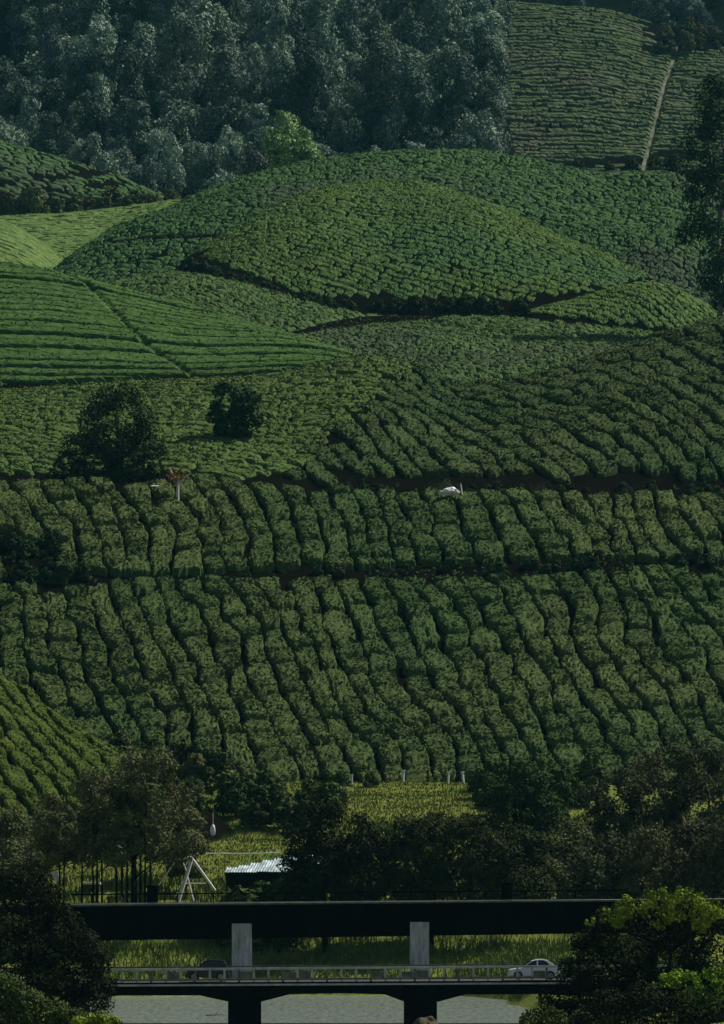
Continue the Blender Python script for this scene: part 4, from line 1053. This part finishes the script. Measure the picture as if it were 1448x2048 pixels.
# boulder at the foot of the right pier
def rock(name, loc, sx, sy, sz, mat, label, seed, cat='rock'):
    n = 14; V, F = [], []
    for i in range(n + 1):
        th = math.pi * i / n
        for j in range(n * 2):
            ph = math.pi * j / n
            V.append((math.sin(th) * math.cos(ph), math.sin(th) * math.sin(ph), math.cos(th)))
    V = np.array(V); d = 1 + 0.42 * vnoise(V[:, 0] * 2, V[:, 1] * 2, V[:, 2] * 2, 0.9, seed) + .1 * vnoise(V[:, 0], V[:, 1], V[:, 2], .25, seed)
    V = V * d[:, None] * np.array([sx, sy, sz])
    w = n * 2
    F = [(i * w + j, (i + 1) * w + j, (i + 1) * w + (j + 1) % w, i * w + (j + 1) % w) for i in range(n) for j in range(w)]
    o = link(name, mesh_from(name, V, F, mat), loc=loc); tag(o, label, cat); return o
rock('boulder', (X(852, 461), 461, 0.2), 1.2, 1.2, 0.9, M['rock'], 'brown boulder in the water at the foot of the right bridge pier', 3)

# floating branch
b = MB(); b.tube((X(412, 500), 500, 0.03), (X(448, 500), 500.3, 0.08), .05, .02); b.tube((X(430, 500), 500.1, .05), (X(437, 500), 500.2, .5), .03, .01)
tag(b.build('drifting_branch', M['bark_dark'], None), 'thin dark branch drifting on the water left of the left pier', 'branch')

# ------------------------------------------------------------------ cars
def car(name, label, uc, D, zb, L, H, W, paint, hatch=False, cat='car'):
    e = empty(name, (X(uc, D), D, zb), label, cat)
    # side profile (x: front at -L/2), z
    h = H
    lower = [(-.5, .18), (-.49, .42), (-.47, .50), (-.27, .575), (-.20, .60), (.36 if not hatch else .44, .62), (.455, .60), (.49, .54), (.5, .30), (.49, .18)]
    pts = [(x * L, z * h) for x, z in lower][::-1]
    n = len(pts)
    prof = MB(); hw = W / 2
    rings = [(-hw * .96, 1), (-hw, 1), (hw, 1), (hw * .96, 1)]
    V = []; F = []
    for (yy, k) in ((-hw, .985), (-hw * .9, 1.0), (hw * .9, 1.0), (hw, .985)):
        for (x, z) in pts: V.append((x * k, yy, z if k == 1 else z * 0.97 + .012 * h))
    for i in range(3):
        for j in range(n):
            j2 = (j + 1) % n; F.append((i * n + j, i * n + j2, (i + 1) * n + j2, (i + 1) * n + j))
    F.append(tuple(reversed(range(n)))); F.append(tuple(3 * n + j for j in range(n)))
    o = link('body', mesh_from('body', V, F, paint), e)
    m = o.modifiers.new('bevel', 'BEVEL'); m.width = .03; m.segments = 2; m.limit_method = 'ANGLE'
    # cabin: arched roof shell
    if hatch: top = [(-.24, .60), (-.14, .80), (-.06, .95), (.04, 1.0), (.25, 1.0), (.38, .96), (.44, .80), (.47, .62)]
    else: top = [(-.22, .60), (-.13, .78), (-.05, .92), (.05, .99), (.16, 1.0), (.26, .93), (.34, .80), (.43, .615)]
    V = []; F = []; n = len(top)
    for (yy, ins) in ((-1, 0), (1, 0)):
        for (x, z) in top:
            t = (z - .6) / .4
            V.append((x * L, yy * hw * (.94 - .16 * t), z * h))
    for j in range(n - 1): F.append((j, j + 1, n + j + 1, n + j))
    F.append(tuple(reversed(range(n)))); F.append(tuple(n + j for j in range(n)))
    F.append((0, n, 2 * n - 1, n - 1))
    o = link('cabin', mesh_from('cabin', V, F, paint), e)
    m = o.modifiers.new('bevel', 'BEVEL'); m.width = .025; m.segments = 2; m.limit_method = 'ANGLE'
    for sd in (-1, 1):
        for (poly) in ([(-.175, .63), (-.12, .755), (-.045, .885), (.03, .935), (.045, .935), (.045, .63)], [(.075, .63), (.075, .94), (.16, .945), (.225, .89), (.265, .80), (.30, .63)] if not hatch else [(.075, .63), (.075, .94), (.26, .945), (.36, .90), (.40, .65)]):
            V = []
            for off in (.012, -.02):
                for (x, z) in poly:
                    t = (z - .6) / .4
                    V.append((x * L, sd * (hw * (.94 - .16 * t) + off), z * h))
            k = len(poly); F = [tuple(range(k)), tuple(k + i for i in reversed(range(k)))] + [(i, k + i, k + (i + 1) % k, (i + 1) % k) for i in range(k)]
            link('side_window', mesh_from('side_window', V, F, M['glass']), e)
    V = [(-.215 * L, -hw * .8, .64 * h), (-.215 * L, hw * .8, .64 * h), (-.062 * L, hw * .72, .93 * h), (-.062 * L, -hw * .72, .93 * h)]
    V = [(x - .05, y, z + .03) for x, y, z in V] + [(x + .05, y, z - .05) for x, y, z in V]
    link('windscreen', mesh_from('windscreen', V, [(0, 1, 2, 3), (7, 6, 5, 4), (0, 4, 5, 1), (1, 5, 6, 2), (2, 6, 7, 3), (3, 7, 4, 0)], M['glass']), e)
    for x in (-.31, .31):
        for sd in (-1, 1):
            wv = MB(); R = .2 * H + .03
            wv.tube((x * L, sd * (hw - .2), R), (x * L, sd * (hw + .015), R), R, R, 20)
            wo = wv.build('wheel', M['rubber'], e)
            MB().tube((x * L, sd * (hw - .1), R), (x * L, sd * (hw + .03), R), R * .6, R * .6, 14).build('rim', M['rim'], wo)
    for sd in (-1, 1):
        MB().box(-.495 * L, -.46 * L, sd * hw * .72 - .18, sd * hw * .72 + .18, .40 * h, .48 * h).build('headlight', M['lamp_clear'], e)
        MB().box(.47 * L, .502 * L, sd * hw * .75 - .16, sd * hw * .75 + .16, .42 * h, .54 * h).build('tail_light', M['lamp_red'], e)
    MB().box(-.515 * L, -.485 * L, -hw * .9, hw * .9, .16 * h, .32 * h).build('front_bumper', paint, e, bevel=.02)
    MB().box(.485 * L, .515 * L, -hw * .9, hw * .9, .16 * h, .34 * h).build('rear_bumper', paint, e, bevel=.02)
    return e
car('white_car', 'white saloon car driving left behind the balustrade at the right end of the road bridge', 1068, DL + 2.6, zl(1966, 1961.5, 1068) + .06, 4.7, 1.85, 1.75, M['car_white'])
car('dark_car', 'dark hatchback behind the balustrade left of the left bridge pier', 415, DL + 2.6, zl(1966, 1961.5, 415) + .06, 3.9, 1.95, 1.7, M['car_dark'], hatch=True)

# ------------------------------------------------------------------ swing-like white frame
DT = 598.0
e = empty('white_swing_stand', (X(372, DT), DT, vz(372, DT)), 'white-painted A-frame of poles, like an empty swing stand, beyond the upper bridge', 'pole frame')
oo = (X(372, DT), DT, vz(372, DT))
def leg(u0, v0, d0, u1, d1, r, v1=None, name='leg'):
    p0 = px(u0, v0, d0); x1 = X(u1, d1)
    p1 = (x1, d1, float(valley_z(x1, d1)) - .15) if v1 is None else tuple(px(u1, v1, d1))
    MB().tube(tuple(p0), p1, r * 1.12).build(name, M['white_paint'], e, oo)
leg(384, 1716, DT - 1.5, 346, DT - 3, .19)
leg(382, 1714, DT - 1.5, 430, DT - .3, .14, 1781)
leg(357, 1714, DT + 2.2, 316, DT + 3, .07, 1772)
leg(370, 1733, DT + 2.2, 392, DT + 1, .06)
leg(354, 1714, DT + 2.2, 386, DT - 1.5, .13, 1715.5, 'top_bar')
leg(362, 1767, DT, 410, DT, .06, 1767, 'cross_bar')
leg(366, 1722, DT + .2, 369, DT, .05, 1734, 'hanger'); leg(376, 1722, DT + .2, 369, DT, .05, 1734, 'hanger')

# white pipe above the meadow foot
DP = 611.0
e = empty('white_pipe_rail', (X(470, DP), DP, vz(470, DP)), 'long thin white pipe running level above the grass behind the frame', 'pipe')
op = (X(470, DP), DP, vz(470, DP))
for (a, b) in ((388, 450), (450, 512), (512, 560)):
    MB().tube(tuple(px(a, 1707.5, DP)), tuple(px(b, 1707 if b < 550 else 1705, DP)), .07).build('pipe', M['white_paint'], e, op)
MB().tube(tuple(px(150, 1712, DP)), tuple(px(388, 1707.5, DP)), .035).build('thin_pipe', M['post_white'], e, op)
for u in (390, 450, 512, 558):
    x = X(u, DP); MB().tube((x, DP, float(valley_z(x, DP)) - .2), tuple(px(u, 1707, DP)), .05).build('support', M['bark'], e, op)

# ------------------------------------------------------------------ shed
DS = 590.0
zs = vz(520, DS)
e = empty('shed', (X(520, DS), DS, zs), 'dark shed with a shiny pale sheet roof, half hidden by the black tree', 'shed')
os_ = (X(520, DS), DS, zs)
xa, xb = X(452, DS), X(640, DS); ze = Zv(1746, DS); zr_ = Zv(1712, DS + 7)
w = MB(); w.box(xa, xb, DS, DS + .25, zs - 1.5, ze); w.box(xa, xa + .25, DS + .25, DS + 8, zs - 1.5, ze); w.box(xb - .25, xb, DS + .25, DS + 8, zs - 1.5, ze)
w.box(xa + .25, xb - .25, DS + 7.7, DS + 7.95, zs - 1.5, ze + .1)
w.build('wall', M['wall_dark'], e, os_)
MB().box(xa - .1, xb + .2, DS - .55, DS - .35, ze - .25, ze + .02).build('eaves_board', M['wall_dark'], e, os_)
npan = 9; pw = (xb - xa + .4) / npan
rr_ = random.Random(8)
for i in range(npan):          # corrugated sheets, each its own part
    V, F = [], []; nx = 12
    x0 = xa - .2 + i * pw; lift = rr_.uniform(0, .1); y0 = DS - .5 + rr_.uniform(-.1, .15)
    t0 = 0.0; t1 = min(1.0, 0.28 + i * 0.13)
    for j in range(nx + 1):
        for t in (t0, t1):
            x = x0 + pw * 1.02 * j / nx
            for th in (0, .03):
                V.append((x + t * 0.9, y0 + t * 7.6, ze + .06 + t * (zr_ - ze) + .05 * math.sin(j / nx * 4 * 2 * math.pi) + lift + th))
    for j in range(nx):
        q = j * 4
        F += [(q + 1, q + 5, q + 7, q + 3), (q, q + 2, q + 6, q + 4), (q, q + 4, q + 5, q + 1), (q + 2, q + 3, q + 7, q + 6)]
    link('roof_sheet', mesh_from('roof_sheet', np.array(V) - np.array(os_), F, M['roof_metal']), e)
for i in range(4):
    a = xa + 1 + i * 2.3
    MB().box(a, a + .9, DS - .04, DS - .002, zs + .9, zs + 1.8).build('window', M['glass'], e, os_)

for i, u in enumerate((475, 505, 548)):
    put_tree('low_shrub', SHR[i], (X(u, 587), 587, vz(u, 587) - .5), ['small bush against the left end of the shed wall', 'small bush in front of the middle of the shed wall', 'small bush in front of the shed beside the black tree'][i], 'shrub', None, 1.3 + .08 * i)
# tan hut among the slender trees
DHt = 604.0; zh = vz(182, DHt)
e = empty('hut', (X(182, DHt), DHt, zh), 'small tan hut with a pale flat roof among the slender trunks', 'hut')
oh = (X(182, DHt), DHt, zh)
MB().box(X(166, DHt), X(199, DHt), DHt, DHt + 2, zh - 1, Zv(1769, DHt)).build('wall', M['wall_tan'], e, oh)
MB().box(X(163, DHt), X(201, DHt), DHt - .2, DHt + 2.2, Zv(1769, DHt) + .003, Zv(1764.5, DHt)).build('roof', M['post_white'], e, oh)
MB().box(X(176, DHt), X(185, DHt), DHt - .04, DHt - .003, zh - .3, Zv(1777, DHt)).build('door', M['wall_dark'], e, oh)

# white things: posts, bundles
def post(u, vtop, D, label, r=.07, mat='post_white', lean=0.1):
    x = X(u, D); zg = float(valley_z(x, D)); zt = Zv(vtop, D)
    if zt < zg + 1.6: zt = zg + 1.6
    zg = max(zg, zt - 1.6) if zt - zg > 1.6 and False else zg
    r *= 2.2
    b = MB(); b.tube((0, 0, -.3), (lean, 0, zt - zg), r, r * .8, 6); b.tube((lean - r * 1.3, 0, zt - zg - .12), (lean + r * 1.3, 0, zt - zg - .1), r * .6, r * .6, 5)
    o = b.build('fence_post', M[mat]); o.location = (x, D, zg)
    tag(o, label, 'post', 'fence posts along the meadow edge'); return o
post(806, 1566, 699, 'tallest white fence post at the upper edge of the meadow', .09)
post(855, 1571, 699, 'dull brown fence post between two white ones on the meadow edge', .07, 'bark')
post(896, 1571, 699, 'white fence post left of the last one on the meadow edge', .08)
post(927, 1571, 699, 'rightmost white fence post on the meadow edge', .09, lean=-.12)
post(703, 1573, 697, 'thin white fence post left of the small round shrub', .06)
post(500, 1541, 688, 'short white fence post among the shrubs below the tea slope', .07)
post(463, 1528, 688, 'thin pale fence post highest among the shrubs', .05)
post(401, 1608, 655, 'white post above the white bundle, left', .07)
post(152, 1668, 626, 'pale weathered post among the grove crowns at the left', .10)
Dw = 640.0
e = empty('white_bundle', (X(425, Dw), Dw, vz(425, Dw)), 'white cloth bundle hanging low from a thin stake at the meadow edge', 'cloth bundle')
MB().tube((.1, 0, -.3), (.05, 0, 3.2), .035).build('stake', M['post_white'], e)
V = []; n = 10; prof = [(0, 1.95), (.18, 1.85), (.30, 1.5), (.34, 1.1), (.28, .7), (.12, .5), (0, .45)]
for (rr, z) in prof:
    for j in range(n):
        a = 2 * math.pi * j / n; q = rr * (1 + .12 * math.sin(3 * a + z * 3)); V.append((q * math.cos(a) - .02 + .05 * z, q * math.sin(a) * .8 - .15, z - .2))
F = [(i * n + j, i * n + (j + 1) % n, (i + 1) * n + (j + 1) % n, (i + 1) * n + j) for i in range(len(prof) - 1) for j in range(n)]
link('cloth', mesh_from('cloth', V, F, M['white_paint'], True), e)
rock('white_sack', (X(113, 594), 594, Zv(1753, 594)), .5, .4, .55, M['post_white'], 'white sack-like lump at the left edge of the grove', 14, 'sack')

# bleached stump and white rock on the upper path
p = on(S['B'], 355, 1003)
e = empty('dead_stump', (p.x, p.y, p.z + .2), 'bleached forked dead stump with brown withered leaves on the upper path', 'dead stump')
def twig(a, b, r0, r1, m='dead_wood', nm='branch'):
    MB().tube(a, b, r0, r1, 6).build(nm, M[m], e)
twig((0, 0, -.4), (.05, 0, 1.7), .22, .14, nm='trunk')
twig((.05, 0, 1.7), (-.55, -.1, 2.6), .13, .06); twig((.05, 0, 1.6), (.9, .1, 2.3), .12, .06); twig((.9, .1, 2.3), (1.35, .1, 2.5), .06, .03)
twig((-.55, -.1, 2.6), (-.8, 0, 3.1), .06, .03); twig((-.1, 0, 1.5), (-.5, 0, 1.2), .07, .04)
e.scale = (1.5, 1.5, 1.6)
dl = crown_mesh('withered_leaves', [(-.5, 0, 2.3, .55), (.35, 0, 2.4, .4), (-.4, 0, 1.9, .35)], 260, .16, M['dead_brown'], 61, clump=.3)
t = link('withered_leaves', dl, e); t['kind'] = 'stuff'
D9 = 777.5
rock('white_rock', (X(899, D9), D9 + .5, Zv(984, D9) + .2), 1.0, .7, .50, M['white_paint'], 'white rock on the upper path right of the centre', 27)
rock('white_rock', (X(885, D9), D9 + .3, Zv(986, D9) + .1), .5, .4, .28, M['post_white'], 'small pale rock touching the left side of the white rock', 29)
rock('white_rock', (X(914, D9), D9 + .3, Zv(986, D9) + .1), .4, .4, .25, M['post_white'], 'small pale rock between the white rock and the leaning stick', 30)
rock('white_rock', (X(310, D9), D9 + .5, Zv(972, D9)), .7, .3, .14, M['post_white'], 'small flat pale stone on the upper path left of the dead stump', 25)
b = MB(); b.tube((0, 0, -.3), (-.25, 0, 1.35), .09, .06, 6); o = b.build('white_stick', M['white_paint']); o.location = (X(925, D9), D9 + .5, Zv(985, D9))
tag(o, 'short white leaning stick beside the white rock', 'stick')
def tuft(u, v, D, n, h, w, label, seed, mat='twig', spread=.9):
    r = np.random.default_rng(seed); o_ = px(u, v, D)
    P = np.stack([r.normal(0, spread, n), r.normal(0, .3, n), np.zeros(n)], -1)
    V = []; F = []
    for i in range(n):
        a = r.uniform(-.6, .6); hh = h * r.uniform(.4, 1); x, y, z = P[i]
        b = len(V); V += [(x - w, y, 0), (x + w, y, 0), (x + a * hh, y + r.uniform(-.3, .3), hh)]; F.append((b, b + 1, b + 2))
    me = mesh_from('dry_tuft', V, F, M[mat]); o = link('dry_tuft', me, loc=tuple(o_)); tag(o, label, 'dry grass tuft'); return o
tuft(890, 985, 782, 160, 2.0, .04, 'dry yellow grass tuft around the white rock', 71)
tuft(1078, 990, 782, 70, 2.4, .04, 'dry pale grass tuft on the upper path right of the white rock', 72, spread=.5)
tuft(455, 990, 782, 14, 2.3, .04, 'few thin dry stalks on the path right of the dead stump', 73, spread=1.0)
tuft(1250, 990, 782, 60, 1.8, .035, 'sparse dry stalks on the path near the right edge', 74, spread=3.0)

# ------------------------------------------------------------------ haze
V, F = box_arr(-1400, 1400, -12, 3000, -4.5, 640)
hz = link('haze', mesh_from('haze', V, F))
hm = bpy.data.materials.new('haze'); hm.use_nodes = True; nt = hm.node_tree; nt.nodes.clear()
pv = nt.nodes.new('ShaderNodeVolumePrincipled'); mo = nt.nodes.new('ShaderNodeOutputMaterial')
pv.inputs['Color'].default_value = (*HAZE_COLOR, 1); pv.inputs['Density'].default_value = HAZE_DENSITY
pv.inputs['Anisotropy'].default_value = 0.0
nt.links.new(pv.outputs[0], mo.inputs['Volume'])
hz.data.materials.append(hm); tag(hz, kind='stuff')
